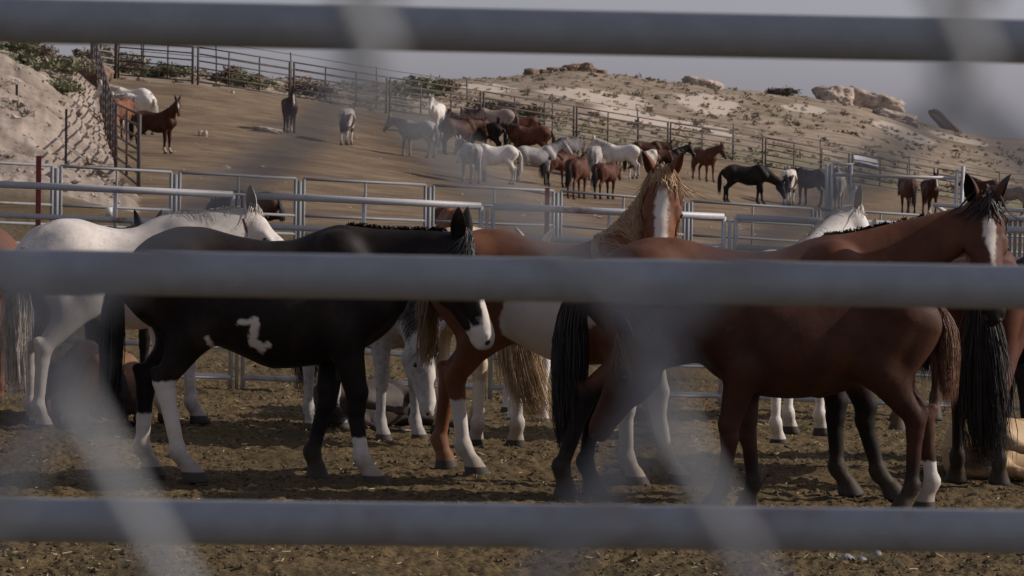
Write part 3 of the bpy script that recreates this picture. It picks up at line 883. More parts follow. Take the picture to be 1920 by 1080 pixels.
        m.tube([ctr(max(l, 0))+np.array((.05*sc if l < 0 else 0, 0, 0)) for l in ls], [tw*.62*x for x in (.55, .6, .65, .8, .95, 1, .9, .6, .15)], 8)
        cv = np.vstack(m.V); k = len(tv)
        out['tail'] = (np.vstack([tv, cv]), [tf[0]]+[np.vstack(m.Q)+k]+[np.vstack(m.T)+k])
    out['neckframe'] = (C, rr, ff, sv); out['head'] = (poll, u, v, w, hs_)
    return out

COATS = {}
def coat(key):
    if key in COATS: return COATS[key]
    K = {
     'black':   ((.0085,.0062,.006), (.017,.0105,.0085), (.008,.007,.007), (.009,.008,.008), (.020,.015,.013)),
     'bay':     ((.082,.031,.016), (.118,.046,.025), (.014,.010,.009), (.010,.008,.008), (.026,.015,.011)),
     'dark_bay':((.040,.0145,.008), (.066,.024,.012), (.012,.009,.008), (.010,.008,.008), (.022,.014,.011)),
     'red_bay': ((.066,.023,.013), (.105,.037,.020), (.016,.011,.010), (.010,.008,.008), (.024,.014,.011)),
     'chestnut':((.135,.048,.021), (.190,.074,.034), (.120,.046,.022), (.330,.190,.090), (.440,.290,.160)),
     'sorrel':  ((.160,.058,.026), (.215,.085,.038), (.090,.032,.016), (.120,.045,.020), (.200,.090,.040)),
     'white':   ((.600,.555,.500), (.700,.660,.610), (.330,.300,.270), (.520,.470,.410), (.660,.610,.540)),
     'grey':    ((.330,.310,.300), (.430,.405,.385), (.130,.120,.120), (.130,.120,.115), (.330,.310,.290)),
     'steel':   ((.085,.078,.078), (.135,.122,.120), (.030,.028,.030), (.030,.027,.027), (.070,.060,.058)),
     'smoky':   ((.050,.040,.035), (.078,.062,.053), (.018,.015,.014), (.016,.013,.012), (.040,.032,.028)),
     'roan':    ((.230,.180,.155), (.310,.250,.215), (.060,.040,.035), (.040,.028,.025), (.100,.070,.055)),
     'cream':   ((.470,.370,.260), (.560,.460,.340), (.250,.180,.120), (.480,.370,.240), (.620,.500,.350)),
     'palomino':((.440,.310,.180), (.520,.380,.230), (.200,.130,.075), (.330,.220,.115), (.470,.340,.200)),
     'dun':     ((.170,.088,.050), (.240,.130,.078), (.030,.020,.018), (.020,.015,.014), (.045,.030,.024)),
     'fleabit': ((.520,.470,.420), (.640,.590,.540), (.150,.120,.110), (.420,.370,.320), (.600,.550,.490)),
    }[key]
    kw = {}
    if key in ('white', 'fleabit'): kw = dict(fleck=(.30, .21, .15))
    if key in ('grey', 'roan'): kw = dict(mott=.35)
    COATS[key] = (coat_mat('coat_'+key, K[0], K[1], K[2], **kw), hair_mat('hair_'+key, K[3], K[4]))
    return COATS[key]

def build_horse(geo, coatk, hairk=None, name='horse'):
    cm = coat(coatk)[0]; hm = coat(hairk or coatk)[1]
    b = geo['body']
    o = mk(name, b['V'], b['F'], [cm, M_EYE], None, True, b['mi'], b['at'])
    for part in ('mane', 'forelock', 'tail'):
        if part in geo: mk(part, geo[part][0], geo[part][1], [hm], o, True)
    return o
def place(o, px, D, heading, label, cat='horse', group=None, dz=0.0):
    x = xat(px, D); o.location = (x, D, gz(x, D)+dz); o.rotation_euler = (0, 0, math.radians(heading))
    tag(o, label, cat, group)
    return o
HERD = 'horses standing in the near pen'
_seed = [10]
def hero(label, px, D, heading, coatk, hairk=None, name='horse', cat='horse', h=.0135, group=HERD, dz=0.0, hair=1.0, **P):
    _seed[0] += 1
    g = horse_geo(P, h, hair, _seed[0])
    o = build_horse(g, coatk, hairk, name)
    place(o, px, D, heading, label, cat, group, dz)
    return o, g
def side_down(o, px, D, face, leg_dir, sc, label, cat='foal', group=None, lift=.25):
    """lay a standing horse flat on its side: face = heading of the body, its legs point to the right of that (or left)"""
    x = xat(px, D)
    R = Matrix.Rotation(math.radians(face), 4, 'Z') @ Matrix.Rotation(math.radians(84*leg_dir), 4, 'X') @ Matrix.Translation((0, 0, -1.0*sc))
    o.matrix_world = Matrix.Translation((x, D, gz(x, D)+lift*sc)) @ R
    tag(o, label, cat, group); return o
# ------------------------------------------------------------------ the near group
SOLO = globals().get('SOLO')
LOW = globals().get('LOW', 1.0)
def HH(h): return h*LOW
def near_herd():
    hero('black horse with white brand mark on its flank and white hind socks', 497, 19.2, -2, 'black', h=HH(.0125),
         neck=19, neck_len=.63, neck_yaw=-8, head=64, head_yaw=-16, swing=[-.07, .21, -.24, .13], socks=[.36, .56, .0, .27], mane=.13, mane_n=160, mane_side=1, mane_keep=1.0, fat=.9,
         forelock=.16, tail=.86, tail_w=.085, tail_out=.07, tail_n=260, ear_splay=.2, ear_back=1.9,
         blaze=[(.0, .0), (.06, .022), (.2, .024), (.33, .03), (.46, .045), (.62, .07)], white_face=.48,
         brand=[(-.105, .905, -.02, .912, .015), (-.02, .912, -.03, .83, .024), (-.035, .80, .012, .765, .025), (.0, .768, .055, .785, .014), (-.29, .81, -.262, .75, .010)])
    o, g = hero('white flea bitten horse with a collar standing at the left', 222, 22.9, 43, 'fleabit', h=HH(.0135), scale=.98, swing=[.02, -.12, 0, .1], fat=.5, mane=.12, mane_n=120,
         mane_side=1, neck=27, neck_len=.62, neck_yaw=-12, head=38, head_yaw=-40, ear_len=1.05, ear_dark=2, forelock=.07, forelock_n=25, tail=.95, tail_w=.09, tail_out=.05, tail_n=240, points=0, patches=[])
    C, rr, ff, sv = g['neckframe']
    cm_red = plain('collar_red', (.13, .035, .035), .7); cm_dk = plain('collar_dark', (.06, .055, .05), .8)
    for t, m_, wd in ((.60, cm_dk, .045), (.93, cm_red, .013)):
        i = int(t*8); f = t*8-i; c = C[i]*(1-f)+C[i+1]*f; r0 = rr[i]*(1-f)+rr[i+1]*f+.014; k0 = ff[i]*(1-f)+ff[i+1]*f+.03
        ax = unit(C[i+1]-C[i]); s0 = unit(sv[i]-ax*(sv[i] @ ax)); nn = np.cross(ax, s0); mb = MB(); gg = []
        for j in range(28):
            a = 2*math.pi*j/28; p = c+nn*r0*math.cos(a)+s0*r0*k0*math.sin(a); nr = unit(nn*math.cos(a)+s0*math.sin(a))
            gg += [p-ax*wd, p+nr*.006-ax*wd, p+nr*.006+ax*wd, p+ax*wd]
        F = []
        for j in range(28):
            q, p = ((j+1) % 28)*4, j*4
            for k in range(4): F.append((p+k, q+k, q+(k+1) % 4, p+(k+1) % 4))
        mk('neck_collar', gg, [np.array(F)], [m_], o)
    hero('brown horse cut off by the left edge behind the white horse', -150, 24.6, 180, 'sorrel', h=HH(.018), scale=.92, neck=10)
    hero('dark horse behind the white horse showing its pricked ears', 224, 26.6, -72, 'black', h=HH(.018), scale=.90, neck=20, neck_len=.68, head=48, head_yaw=-8, ear_splay=.35, ear_len=1.15, forelock=.12)
    hero('chestnut pinto with flaxen mane and white blaze facing the camera', 1046, 19.6, -24, 'chestnut', h=HH(.012), scale=1.0, neck=74, neck_len=.60, neck_yaw=-12, head=58, head_yaw=-70,
         blaze=[(.05, .0), (.12, .028), (.2, .04), (.30, .034), (.42, .034), (.52, .045), (.62, .06)], mane=.46, mane_n=520, mane_side=-1, mane_keep=.78, forelock=.13, forelock_n=70, hair_w=.8, forelock_dir=.01,
         socks=[.0, .44, .70, .62], swing=[-.18, .14, .22, .04], tail_out=.03, tail_w=.06, tail=.60, ear_dark=2, ear_splay=.46, ear_len=.88, ear_back=.7, fat=.5,
         patches=[(.02, -.28, .88, .30, .30, .27, 1), (.30, -.25, 1.0, .10, .2, .18, 1), (-.1, .2, 1.3, .2, .2, .15, 1)])
    hero('cream palomino horse seen from behind with a long blond tail', 895, 22.45, 104, 'cream', 'palomino', h=HH(.0145), scale=.97, neck=-8, head=60, tail=.98, tail_w=.11, tail_sway=-.2, tail_out=.12, tail_n=420,
         socks=[.45, .45, .4, .4], swing=[.03, -.04, 0, 0], mane=.3, hair_w=.9)
    hero('white horse whose pink lit ears rise behind the chestnut pinto', 990, 25.4, -88, 'white', h=HH(.016), scale=.885, neck=26, neck_len=.66, head=45, head_yaw=0, ear_splay=.75, ear_len=1.15, forelock=.1)
    hero('grey roan horse grazing with its head down behind the black horse', 688, 22.6, -56, 'grey', 'steel', h=HH(.0135), scale=.86, neck=-28, neck_len=.70, neck_yaw=-14, head=78, head_yaw=18,
         swing=[0, 0, .08, -.05], mane=.22, mane_side=-1, blaze=[(.1, .02), (.3, .04), (.6, .05)], points=.0, fat=.2,
         patches=[(.62, .0, .95, .10, .10, .14, -1)], head_size=.97)
    hero('large dark bay horse with a white star turning its head at the right', 1398, 18.8, 7, 'bay', h=HH(.0125), scale=1.0, sx=1.10, mane_keep=1.0, neck=31, neck_len=.90, neck_yaw=-8, head=60, head_yaw=-90, head_size=1.12,
         swing=[-.16, -.34, .06, .26], points=.62, ear_dark=2, mane=.18, mane_n=260, mane_side=1, forelock=.12, forelock_n=36, muzzle=True, ear_splay=.40, ear_back=.75, ear_len=.9,
         blaze=[(.05, -.02), (.11, .024), (.18, .034), (.25, .016), (.32, .008), (.48, .008), (.55, -.02)], blaze_off=-.03, tail=.93, tail_w=.13, tail_out=.10, tail_n=420, fat=.3)
    hero('young dark bay horse standing sideways with a bushy brown tail', 1528, 18.12, 182, 'dark_bay', 'sorrel', h=HH(.0125), scale=.90, sx=.93, neck=-14, neck_len=.66, neck_yaw=12, head=62, swing=[.02, -.18, .14, -.14],
         points=.30, mane=.14, tail=.56, tail_w=.085, tail_out=.06, tail_n=300, hair_w=.6, sheath=True, fat=.35, socks=[.0, .3, 0, 0], mane_side=1)
    hero('bay horse seen from behind with a long black tail to its hocks', 1842, 20.25, 82, 'red_bay', h=HH(.0135), scale=.94, neck=12, points=.5, tail=1.06, tail_w=.115, tail_out=.06, tail_n=420, swing=[.05, -.06, 0, 0], mane=.2, tail_sway=-.06)
    hero('black horse cut off by the right edge of the picture', 2095, 21.6, 0, 'black', h=HH(.018), scale=.94, neck=20, swing=[-.1, .05, 0, 0])
    hero('white horse with a pink ear behind the bay', 1478, 23.6, 68, 'white', h=HH(.0155), scale=.93, neck=42, neck_len=.78, neck_yaw=-16, head=48, head_yaw=-62, tail=.6, ear_len=1.05, mane=.1, mane_n=70, forelock=.08, forelock_n=25, ear_dark=2)
    hero('brown and white pinto partly hidden behind the bay neck', 1690, 26.9, 250, 'dark_bay', h=HH(.02), scale=1.08, neck=14, head=40,
         patches=[(-.3, 0, 1.35, .3, .2, .22, 1), (.1, .2, 1.2, .2, .2, .2, 1)], ear_white=.1)
    # resting ones
    hero('tan foal lying down with its rump to the camera', 186, 23.2, 112, 'dun', name='foal', cat='foal', h=HH(.012), scale=.68, lying=True, neck=-12, neck_yaw=20, head=40, mane=.1, mane_n=60, tail=.55, tail_w=.07, tail_out=.06, group='foals resting on the ground', socks=[.06, .06, 0, 0])
    o, g = hero('x', 690, 23.6, 0, 'smoky', name='foal', cat='foal', h=HH(.012), scale=.62, neck=25, head=20, mane=.1, mane_n=60, tail=.5, group=None, socks=[.12, .1, .1, .1], swing=[.05, -.1, .1, -.1])
    side_down(o, 690, 23.5, 62, -1, .62, 'dark grey foal lying flat beside the grazing head', group='foals resting on the ground')
    o, g = hero('x', 1880, 20.6, 0, 'palomino', name='foal', cat='foal', h=HH(.012), scale=.62, neck=15, head=20, mane=.1, mane_n=60, tail=.5, group=None, points=.0, swing=[.25, -.1, .1, -.2])
    side_down(o, 1885, 20.35, 62, -1, .62, 'pale tan foal lying flat at the lower right', group='foals resting on the ground')
if not globals().get('NO_NEAR'): near_herd()

# ------------------------------------------------------------------ the far herd: a few poses, copied, each with its own coat and place
POSES = {
 'stand':  dict(neck=38, head=50, swing=[.05, -.08, .06, -.05], socks=[.3, 0, 0, .2], blaze=[(.1, .03), (.55, .03)], points=.5, tail=.85, tail_w=.1, mane=.24, fat=.4),
 'alert':  dict(neck=52, head=45, head_yaw=-55, neck_yaw=-22, swing=[-.1, .06, .03, -.06], socks=[.3, .3, .2, .2], points=.45, tail=.85, tail_w=.1, mane=.22, fat=.3, blaze=[(.08, .03), (.3, .02), (.4, 0)]),
 'rest':   dict(neck=12, head=62, swing=[.08, -.03, .02, -.08], points=.5, tail=.9, tail_w=.1, mane=.26, fat=.5, neck_yaw=6),
 'graze':  dict(neck=-26, neck_len=.8, head=70, swing=[.02, -.1, .12, -.1], points=.5, tail=.9, tail_w=.1, mane=.25, fat=.4),
 'paint':  dict(neck=18, head=58, swing=[.05, -.1, .1, -.1], socks=[.5, .55, .5, .5], points=0, tail=.8, tail_w=.1, mane=.24, fat=.4,
                patches=[(.35, 0, 1.1, .30, .4, .5, 1), (-.55, 0, 1.1, .22, .4, .35, 1), (0, .2, .9, .2, .3, .16, 1)]),
 'plain':  dict(neck=30, head=55, neck_yaw=14, head_yaw=20, swing=[.05, -.1, .1, -.1], points=.0, tail=.85, tail_w=.1, mane=.24, fat=.45),
}
PROTO = {}
FAR = 'herd in the far pen'
def far_horse(label, px, py, heading, coatk, pose='stand', s=1.0, hairk=None, mirror=False, dD=0.0):
    key = pose
    if key not in PROTO:
        g = horse_geo(dict(POSES[pose]), .024, .28, 40+len(PROTO)); PROTO[key] = build_horse(g, coatk, hairk); o = PROTO[key]; kids = list(o.children)
        PROTO[key+'_used'] = False
        cm, hm = coat(coatk)[0], coat(hairk or coatk)[1]
    else:
        src = PROTO[key]; o = src.copy(); COL.objects.link(o); kids = []
        for ch in src.children:
            c = ch.copy(); COL.objects.link(c); c.parent = o; kids.append(c)
    cm, hm = coat(coatk)[0], coat(hairk or coatk)[1]
    o.material_slots[0].link = 'OBJECT'; o.material_slots[0].material = cm
    for c in kids: c.material_slots[0].link = 'OBJECT'; c.material_slots[0].material = hm
    p = hit(px, py); D = p.y+dD; x = p.x*D/p.y
    o.location = (x, D, gz(x, D)+.0); o.rotation_euler = (0, 0, math.radians(heading)); j = .95+.11*((len(label)*37+px) % 10)/10; o.scale = (s*j, s*(2-j), s*(.97+.05*((px*7) % 9)/9))
    tag(o, label, 'horse', FAR)
    return o
FARS = [
 ('white horse uphill of a second white horse by the far pen corner', 246, 240, 160, 'white', 'plain', 1.02),
 ('white horse between the bay and the brown rump by the left fence', 258, 253, 140, 'white', 'rest', 1.0),
 ('brown horse rump tight against the uphill left fence', 224, 262, 75, 'sorrel', 'rest', .98),
 ('bay horse with pricked ears looking out near the left fence', 290, 288, -20, 'dark_bay', 'alert', .96),
 ('lone dark brown horse below the back fence left of the pinto', 543, 250, -80, 'dark_bay', 'stand', .98),
 ('pinto with white head standing alone rump to the camera', 650, 272, 84, 'dark_bay', 'paint', .98),
 ('pale grey horse rear view at the left end of the herd', 782, 296, 150, 'grey', 'plain', 1.0),
 ('white faced horse facing the camera above the herd', 818, 256, -100, 'white', 'stand', 1.05),
 ('dark brown horse with its rump left beside the white faced one', 858, 292, 35, 'dark_bay', 'rest', 1.05),
 ('red brown horse half hidden in front of the roan', 884, 284, 200, 'red_bay', 'stand', .98),
 ('big roan grey horse broadside at the back of the herd', 926, 270, 176, 'roan', 'rest', 1.12),
 ('black horse standing between roan and white paint', 905, 296, 170, 'black', 'rest', .98),
 ('small chestnut peeping out behind the roan rump', 978, 272, 190, 'red_bay', 'stand', .92),
 ('long backed chestnut behind the cream horse', 992, 310, 176, 'red_bay', 'plain', 1.12),
 ('white horse standing rump left at the front of the herd', 882, 344, 105, 'grey', 'plain', .98),
 ('white paint horse broadside reaching its head low', 930, 346, 182, 'white', 'rest', .98),
 ('cream grey horse with dark legs and raised head facing right', 1003, 346, 14, 'grey', 'stand', 1.0),
 ('dark grey horse behind the cream head', 1066, 322, 60, 'steel', 'rest', 1.0),
 ('bay with hanging black tail next to the cream horse', 1044, 352, 48, 'red_bay', 'rest', .95),
 ('shiny bay rump toward the camera with white on its back', 1082, 374, 70, 'red_bay', 'plain', 1.0),
 ('second shiny bay standing right of the first one', 1134, 374, 60, 'red_bay', 'rest', .93),
 ('grey rump poking up between the two shiny bays', 1114, 338, 80, 'grey', 'rest', .95),
 ('white horse with dark mane turning its head left', 1163, 335, 168, 'white', 'stand', 1.0),
 ('dark brown horse just right of the white one', 1212, 322, 10, 'dark_bay', 'rest', .96),
 ('brown and white horse hidden behind the flaxen ears', 1206, 340, 20, 'red_bay', 'paint', .96),
 ('black horse whose head shows right of the flaxen ears', 1250, 338, 15, 'black', 'stand', .95),
 ('single bay standing apart facing the camera at the right fence', 1320, 341, -62, 'bay', 'plain', 1.05),
 ('black horse with lowered head walking right', 1398, 383, -4, 'black', 'graze', 1.1),
 ('brown and white pinto rear view beside the black horse', 1479, 386, 78, 'dark_bay', 'paint', 1.08),
 ('dark grey horse behind the tall gate post', 1522, 388, 130, 'steel', 'rest', 1.15),
 ('pale grey horse between the two gate posts', 1570, 396, 80, 'grey', 'plain', 1.15),
 ('bay rump under the crossbar of the gate frame', 1702, 404, 95, 'red_bay', 'rest', 1.1),
 ('dark horse with white face stripe beside that bay rump', 1743, 404, -85, 'dark_bay', 'stand', 1.1),
 ('brown horse above the loading gate between the bay ears', 1846, 394, 150, 'dark_bay', 'stand', 1.2),
 ('roan horse at the far right edge above the loading gate', 1898, 402, 160, 'roan', 'rest', 1.15),
]
for f_ in FARS: far_horse(*f_)
hero('dark brown horse lying behind the thin grey fence', 472, 68, 150, 'dark_bay', h=.03, group=FAR, lying=True, neck=-8, head=30, hair=.3, scale=.78)
hero('pinkish brown foal resting behind the thin grey fence', 846, 66, 110, 'sorrel', name='foal', cat='foal', h=.025, group='foals resting on the ground', lying=True, neck=10, head=30, hair=.3, scale=.75)
# ------------------------------------------------------------------ scrub, rocks, ground litter
S_MATS = [plain('sage', (.25, .22, .155), .85, var=.35, scale=3), plain('dry_scrub', (.30, .235, .155), .85, var=.35, scale=3), plain('green_scrub', (.17, .175, .095), .85, var=.35, scale=3), plain('dark_scrub', (.16, .125, .09), .85, var=.35, scale=3)]
M_STONE = plain('pale_stone', (.42, .34, .275), .92, var=.4, scale=1.6, bmp=.6)
M_BROWNROCK = plain('brown_rock', (.19, .125, .09), .9, var=.35, scale=1.2, bmp=.5)
def clumps(pos, rad, per, seed, flat=.8, leaf=(.10, .22), stem=False):
    """leaf clumps: per triangles in each half ball; returns vertices, faces and the clump index of each face"""
    r = np.random.default_rng(seed); n = len(pos)
    d = r.normal(size=(n, per, 3)); d /= np.linalg.norm(d, axis=2)[:, :, None]; d[:, :, 2] = np.abs(d[:, :, 2])*flat
    q = r.uniform(.35, 1.05, size=(n, per, 1))**.7
    lump = 1+.35*np.sin(d[:, :, :1]*4+r.uniform(0, 6, (n, 1, 1)))*np.cos(d[:, :, 1:2]*5+r.uniform(0, 6, (n, 1, 1)))
    c = pos[:, None, :]+d*q*lump*rad[:, None, None]
    s = rad[:, None, None]*r.uniform(*leaf, size=(n, per, 1))
    a = r.normal(size=(n, per, 3)); b = r.normal(size=(n, per, 3))
    a[:, :, 2] = np.abs(a[:, :, 2])*.8
    T = np.stack([c-a*s*.5, c+a*s*.7, c+b*s*.6], 2)
    V = T.reshape(-1, 3); F = np.arange(len(V)).reshape(-1, 3)
    return V, F, np.repeat(np.arange(n), per)
def hillside_scrub():
    r = np.random.default_rng(3); P = []; R = []
    N = 30000
    px = r.uniform(-300, 2300, N); D = r.uniform(80, 345, N)**1.0
    x = (px-960)/FPX*D
    near, inside = zones(x, D)
    dens = .5+.9*fbm(x*.06, D*.06, 3, 12)+.3*fbm(x*.3, D*.3, 2, 13)
    dens = np.where((px < 240) & (D < 135), dens*.28, dens)
    fe = D-fence_D(px); dens = np.where((fe > 1) & (fe < 45) & (px > 215), dens+.25, dens)
    ok = (inside < .05) & (near < .05) & (r.random(N) < dens*.32) & ((D > 165) | (px < 235) | (D > fence_D(px)+1.0))
    px, D, x = px[ok], D[ok], x[ok]; n = len(x)
    z = ground_z(x, D)+detail(x, D)
    rad = r.uniform(.10, .30, n)*np.where(r.random(n) < .12, 1.8, 1)
    pos = np.stack([x, D, z], -1)
    V, F, ci = clumps(pos, rad, 26, 4, .75, (.25, .55))
    green = np.clip(1.1-fe[ok]/30, 0, 1)*np.clip((px-200)/700, 0, 1)
    pick = np.where(r.random(n) < green*.6, 2, r.choice([0, 0, 1, 1, 3], n))
    o = mk('scrub', V, [F], S_MATS, None, False, pick[ci]); tag(o, 'low dry sagebrush scattered over the hillside and pale bank', 'scrub', kind='stuff')
hillside_scrub()
def bush(label, px, D, rad, h, mi, seed, per=420):
    p = on_ground(px, D); r = np.random.default_rng(seed)
    k = 7; pos = r.normal(size=(k, 3))*rad*.42; pos[:, 2] = np.abs(pos[:, 2])*h/rad*.55+.05; pos[0] = 0
    V, F, ci = clumps(pos, np.full(k, rad*.55), per//2, seed+1, h/rad*.9, (.10, .26))
    root = empty('bush', p); tag(root, label, 'bush')
    mk('foliage', V, [F], [S_MATS[mi]], root, False)
    m = MB()
    for q in range(6):
        d = r.normal(size=3); m.tube([(0, 0, -.1), (d[0]*rad*.2, d[1]*rad*.2, h*.3), (d[0]*rad*.45, d[1]*rad*.45, h*.75)], [.03, .022, .01], 5)
    m.build('stem', M_DARKPOST, root)
for b in [('dark bush on the crest of the pale bank', 58, 124, .8, .7, 3), ('grey green bush at the top of the bank near its right end', 112, 126, .75, .75, 0), ('green bush on the bank top at the left edge', 14, 118, 1.0, .5, 2),
          ('round green bush low on the pale bank', 92, 107, .75, .5, 2), ('wide green bush high on the pale bank', 40, 111, 1.2, .6, 2), ('dusky bush just right of the wide green bush', 100, 113, .8, .5, 0),
          ('dark bush outside the pen corner post', 152, 170, 1.3, 1.2, 3), ('tall bush behind the ladder like gate', 232, 172, 1.2, 1.5, 0),
          ('olive bush behind the first back fence panel', 290, 168, 1.2, .9, 2), ('dark bush behind the second back fence panel', 425, 172, 1.2, .7, 3), ('green bush left of the lone dark horse', 470, 168, 1.1, .9, 2),
          ('grey bush above the lone dark horse', 590, 176, 1.5, .9, 3), ('yellow green bush behind the herd fence at the top', 775, 210, 1.9, 1.7, 2), ('dark bush on the ridge left of the hill', 822, 236, 1.5, 1.0, 3),
          ('wide grey bush behind the roan horse', 915, 190, 1.8, .9, 3), ('second grey bush further right behind the fence', 975, 196, 1.3, .8, 3), ('lone dark bush on the ridge by the pale rocks', 1460, 327, 1.5, .8, 3)]:
    bush(b[0], b[1], b[2], b[3], b[4], b[5], 100+int(b[1]), 520)

def rock(label, px, D, size, mat, seed, tilt=(0, 0, 0), sink=.15, lay=.0, cat='rock'):
    """weathered block: a dense ball pushed toward a box, cracked and layered by noise"""
    import bmesh
    bm = bmesh.new(); bmesh.ops.create_icosphere(bm, subdivisions=5, radius=1)
    V = np.array([v.co[:] for v in bm.verts]); F = np.array([[v.index for v in f.verts] for f in bm.faces]); bm.free()
    e = 4.5; V = V/((np.abs(V)**e).sum(1)**(1/e))[:, None]
    n = fbm(V[:, 0]*1.6+seed, V[:, 2]*1.6+V[:, 1]*1.3, 4, seed); n2 = fbm(V[:, 0]*.8+V[:, 1]*3+seed, V[:, 2]*5, 3, seed+3)
    n3 = fbm(V[:, 0]*5+seed, V[:, 1]*4+V[:, 2]*6, 4, seed+5); V = V*(1+.26*n+.10*n2-.16*np.abs(n3))[:, None]
    crack = np.exp(-((V[:, 0]-.2*np.sin(V[:, 2]*2)-.15)/.05)**2); V[:, 1] += np.where(V[:, 1] < 0, crack*.12, 0)
    V = V*np.array(size)
    R = np.array(Matrix.Rotation(tilt[2], 3, 'Z') @ Matrix.Rotation(tilt[1], 3, 'Y') @ Matrix.Rotation(tilt[0], 3, 'X')); V = V @ R.T
    p = on_ground(px, D); o = mk('rock', V, [F], [mat], None, True); o.location = p+Vector((0, 0, size[2]*(1-2*sink)))
    tag(o, label, cat)
rock('rounded pale rock block left of the crack on the right ridge', 1556, 333, (1.8, 1.6, 1.2), M_STONE, 3, (0, .05, .3), .42)
rock('broad pale sandstone outcrop right of the crack on the ridge', 1627, 335, (3.0, 2.0, 1.45), M_STONE, 5, (0, .2, -.2), .42)
rock('low pale stones spilling below the sandstone outcrop', 1672, 327, (2.2, 1.3, .8), M_STONE, 9, (0, .2, .1), .45)
rock('dark leaning slab on the slope at the far right', 1768, 352, (2.2, .6, .55), M_BROWNROCK, 12, (0, .72, .2), .0)
for k, (px, D, sz, lab) in enumerate([(1082, 321, (1.15, 1.0, .50), 'largest brown caprock on the summit of the hill'), (1062, 320.5, (.8, .8, .42), 'brown caprock just left of the largest summit rock'), (1100, 321.5, (.75, .8, .32), 'brown caprock right of the largest summit rock'),
        (1046, 320, (.6, .6, .28), 'low brown rock further left on the summit'), (1030, 319.5, (.55, .6, .34), 'brown rock stepping down left of the summit'), (1012, 319, (.5, .5, .24), 'small brown rock halfway down the left shoulder'),
        (990, 317, (.6, .6, .38), 'brown rock at the left end of the summit ledge'), (1118, 321.5, (.6, .6, .22), 'last low brown rock right of the summit')]):
    rock(lab, px, D, sz, M_BROWNROCK, 14+k*3, (.1*(k % 3-1), .12*((k*7) % 3-1), .4*k), .25)
rock('pale bank of stone at the left end of the right ridge', 1312, 322, (1.9, 1.2, .6), M_STONE, 23, (0, .2, .1), .4)
rock('dark boulder at the foot of the uphill fence', 158, 140, (1.0, .9, .7), M_BROWNROCK, 29, (0, .3, .2), .3)
rock('flat pale stone lying on the dirt of the far pen', 497, 130, (.55, .3, .13), M_STONE, 31, (0, .15, -.3), .2)
rock('little white stone on the dirt right of the bay', 377, 122, (.16, .14, .13), M_STONE, 33, (0, 0, 0), .2)

def stones():
    r = np.random.default_rng(11); N = 2300
    px = r.uniform(-250, 235, N); D = r.uniform(70, 128, N); x = (px-960)/FPX*D
    near, inside = zones(x, D); ok = (near < .1) & (inside < .2); px, D, x = px[ok], D[ok], x[ok]
    M = 450; px2 = r.uniform(260, 1750, M); D2 = r.uniform(78, 165, M); x2 = (px2-960)/FPX*D2
    x = np.concatenate([x, x2]); D = np.concatenate([D, D2]); n = len(x)
    z = ground_z(x, D)+detail(x, D)
    s = r.uniform(.025, .075, n)*np.where(r.random(n) < .06, 2.8, 1); s[-M:] *= .8
    lumps('stones', 'loose pale stones over the bank and pen dirt', np.stack([x, D, z], -1), s, r, [M_STONE, M_BROWNROCK], .08)
def lumps(name, label, pos, s, r, mats, p2, flat=.65):
    base = np.array([(1, 0, 0), (-1, 0, 0), (0, 1, 0), (0, -1, 0), (0, 0, 1), (0, 0, -1)], float)
    tri = np.array([(0, 2, 4), (2, 1, 4), (1, 3, 4), (3, 0, 4), (2, 0, 5), (1, 2, 5), (3, 1, 5), (0, 3, 5)])
    n = len(pos)
    V = base[None]*r.uniform(.6, 1.3, (n, 6, 1))+r.normal(size=(n, 6, 3))*.18
    a = r.uniform(0, 6.28, n); c, q = np.cos(a)[:, None], np.sin(a)[:, None]
    X = V[:, :, 0]*c-V[:, :, 1]*q; Y = V[:, :, 0]*q+V[:, :, 1]*c
    V = np.stack([X, Y*r.uniform(.6, 1, (n, 1)), V[:, :, 2]*flat], -1)*s[:, None, None]+pos[:, None, :]
    F = (tri[None]+np.arange(n)[:, None, None]*6).reshape(-1, 3)
    mi = np.repeat((r.random(n) < p2).astype(int), 8)
    o = mk(name, V.reshape(-1, 3), [F], mats, None, False, mi); tag(o, label, name.replace('_', ' '), kind='stuff')
stones()
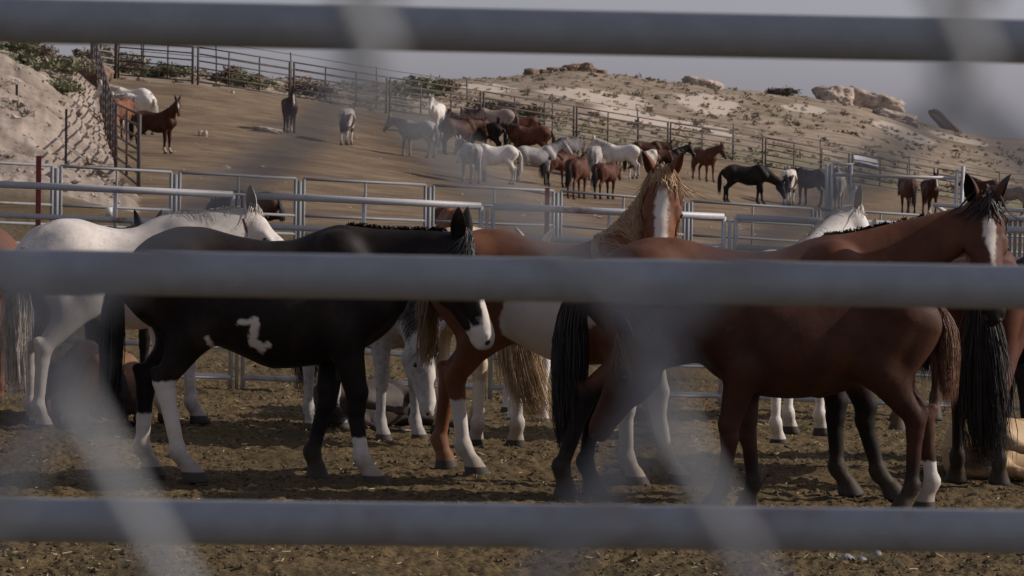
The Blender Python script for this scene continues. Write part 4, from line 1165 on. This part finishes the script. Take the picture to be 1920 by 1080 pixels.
def litter():
    r = np.random.default_rng(21); N = 26000
    D = 13.4+ (r.random(N)**1.3)*18; px = r.uniform(-150, 2070, N); x = (px-960)/FPX*D
    z = ground_z(x, D)+detail(x, D)
    ok = (fbm(x*1.5, D*1.5, 2, 61) > -.22); x, D, z = x[ok], D[ok], z[ok]; n = len(x)
    s = r.uniform(.005, .016, n)*np.where(r.random(n) < .06, 1.9, 1)
    lumps('dirt_clods', 'crumbly brown dirt clods covering the near pen', np.stack([x, D, z+s*.15], -1), s, r,
          [plain('clod', (.140, .096, .045), .95, var=.5, scale=12), plain('clod_dark', (.060, .044, .024), .95, var=.4, scale=12)], .35, .7)
    M = 1500; D = 13.4+(r.random(M)**1.3)*16; px = r.uniform(-150, 2070, M); x = (px-960)/FPX*D; z = ground_z(x, D)+detail(x, D)+.012
    a = r.uniform(0, 6.28, M); L = r.uniform(.006, .026, M); dx, dy = np.cos(a)*L, np.sin(a)*L; dz = r.uniform(-.2, .5, M)*L; w = .0022
    c = np.stack([x, D, z], -1); d = np.stack([dx, dy, dz], -1); pz = np.array([0, 0, w]); py = np.stack([-np.sin(a)*w, np.cos(a)*w, 0*a], -1)
    V = np.stack([c-d+pz, c-d-py-pz, c-d+py-pz, c+d+pz, c+d-py-pz, c+d+py-pz], 1).reshape(-1, 3)
    F = (np.array([(0, 1, 4, 3), (1, 2, 5, 4), (2, 0, 3, 5)])[None]+np.arange(M)[:, None, None]*6).reshape(-1, 4)
    o = mk('straw', V, [F], [plain('straw', (.32, .25, .14), .8)], None, False); tag(o, 'bits of pale straw strewn over the near pen', 'straw', kind='stuff')
litter()
def weed():
    p = hit(1612, 1062); r = np.random.default_rng(5)
    root = empty('weed', p); tag(root, 'small green weed among pebbles at the bottom edge', 'weed')
    V = []; F = []
    for k in range(150):
        a = r.uniform(0, 6.28); q = r.uniform(0, .15); b = np.array((q*1.2*math.cos(a), q*math.sin(a)*1.2, .0)); d = unit((math.cos(a), math.sin(a), r.uniform(.3, 1.2)))*r.uniform(.02, .055); s = np.cross(d, (0, 0, 1))*.3
        n0 = len(V); V += [b, b+d*.5+s, b+d, b+d*.5-s]; F.append((n0, n0+1, n0+2, n0+3))
    mk('foliage', V, [np.array(F)], [S_MATS[2]], root, False)
    for k, (px, py, s, lab) in enumerate(((1588, 1058, .034, 'grey pebble left of the little weed'), (1640, 1052, .032, 'grey pebble right of the little weed'), (1615, 1068, .024, 'smallest grey pebble in front of the weed'))):
        q = hit(px, py); import bmesh
        bm = bmesh.new(); bmesh.ops.create_icosphere(bm, subdivisions=3, radius=1); Vv = np.array([v.co[:] for v in bm.verts]); Ff = np.array([[v.index for v in f.verts] for f in bm.faces]); bm.free()
        Vv = Vv*(1+.2*fbm(Vv[:, 0]*1.5+k, Vv[:, 1]*1.5+Vv[:, 2], 3, k))[:, None]*np.array((1, .9, .8))*s
        o = mk('pebble', Vv, [Ff], [plain('pebble', (.26, .25, .25), .8, bmp=.2)], None, True); o.location = q+Vector((0, 0, s*.5)); tag(o, lab, 'pebble')
weed()
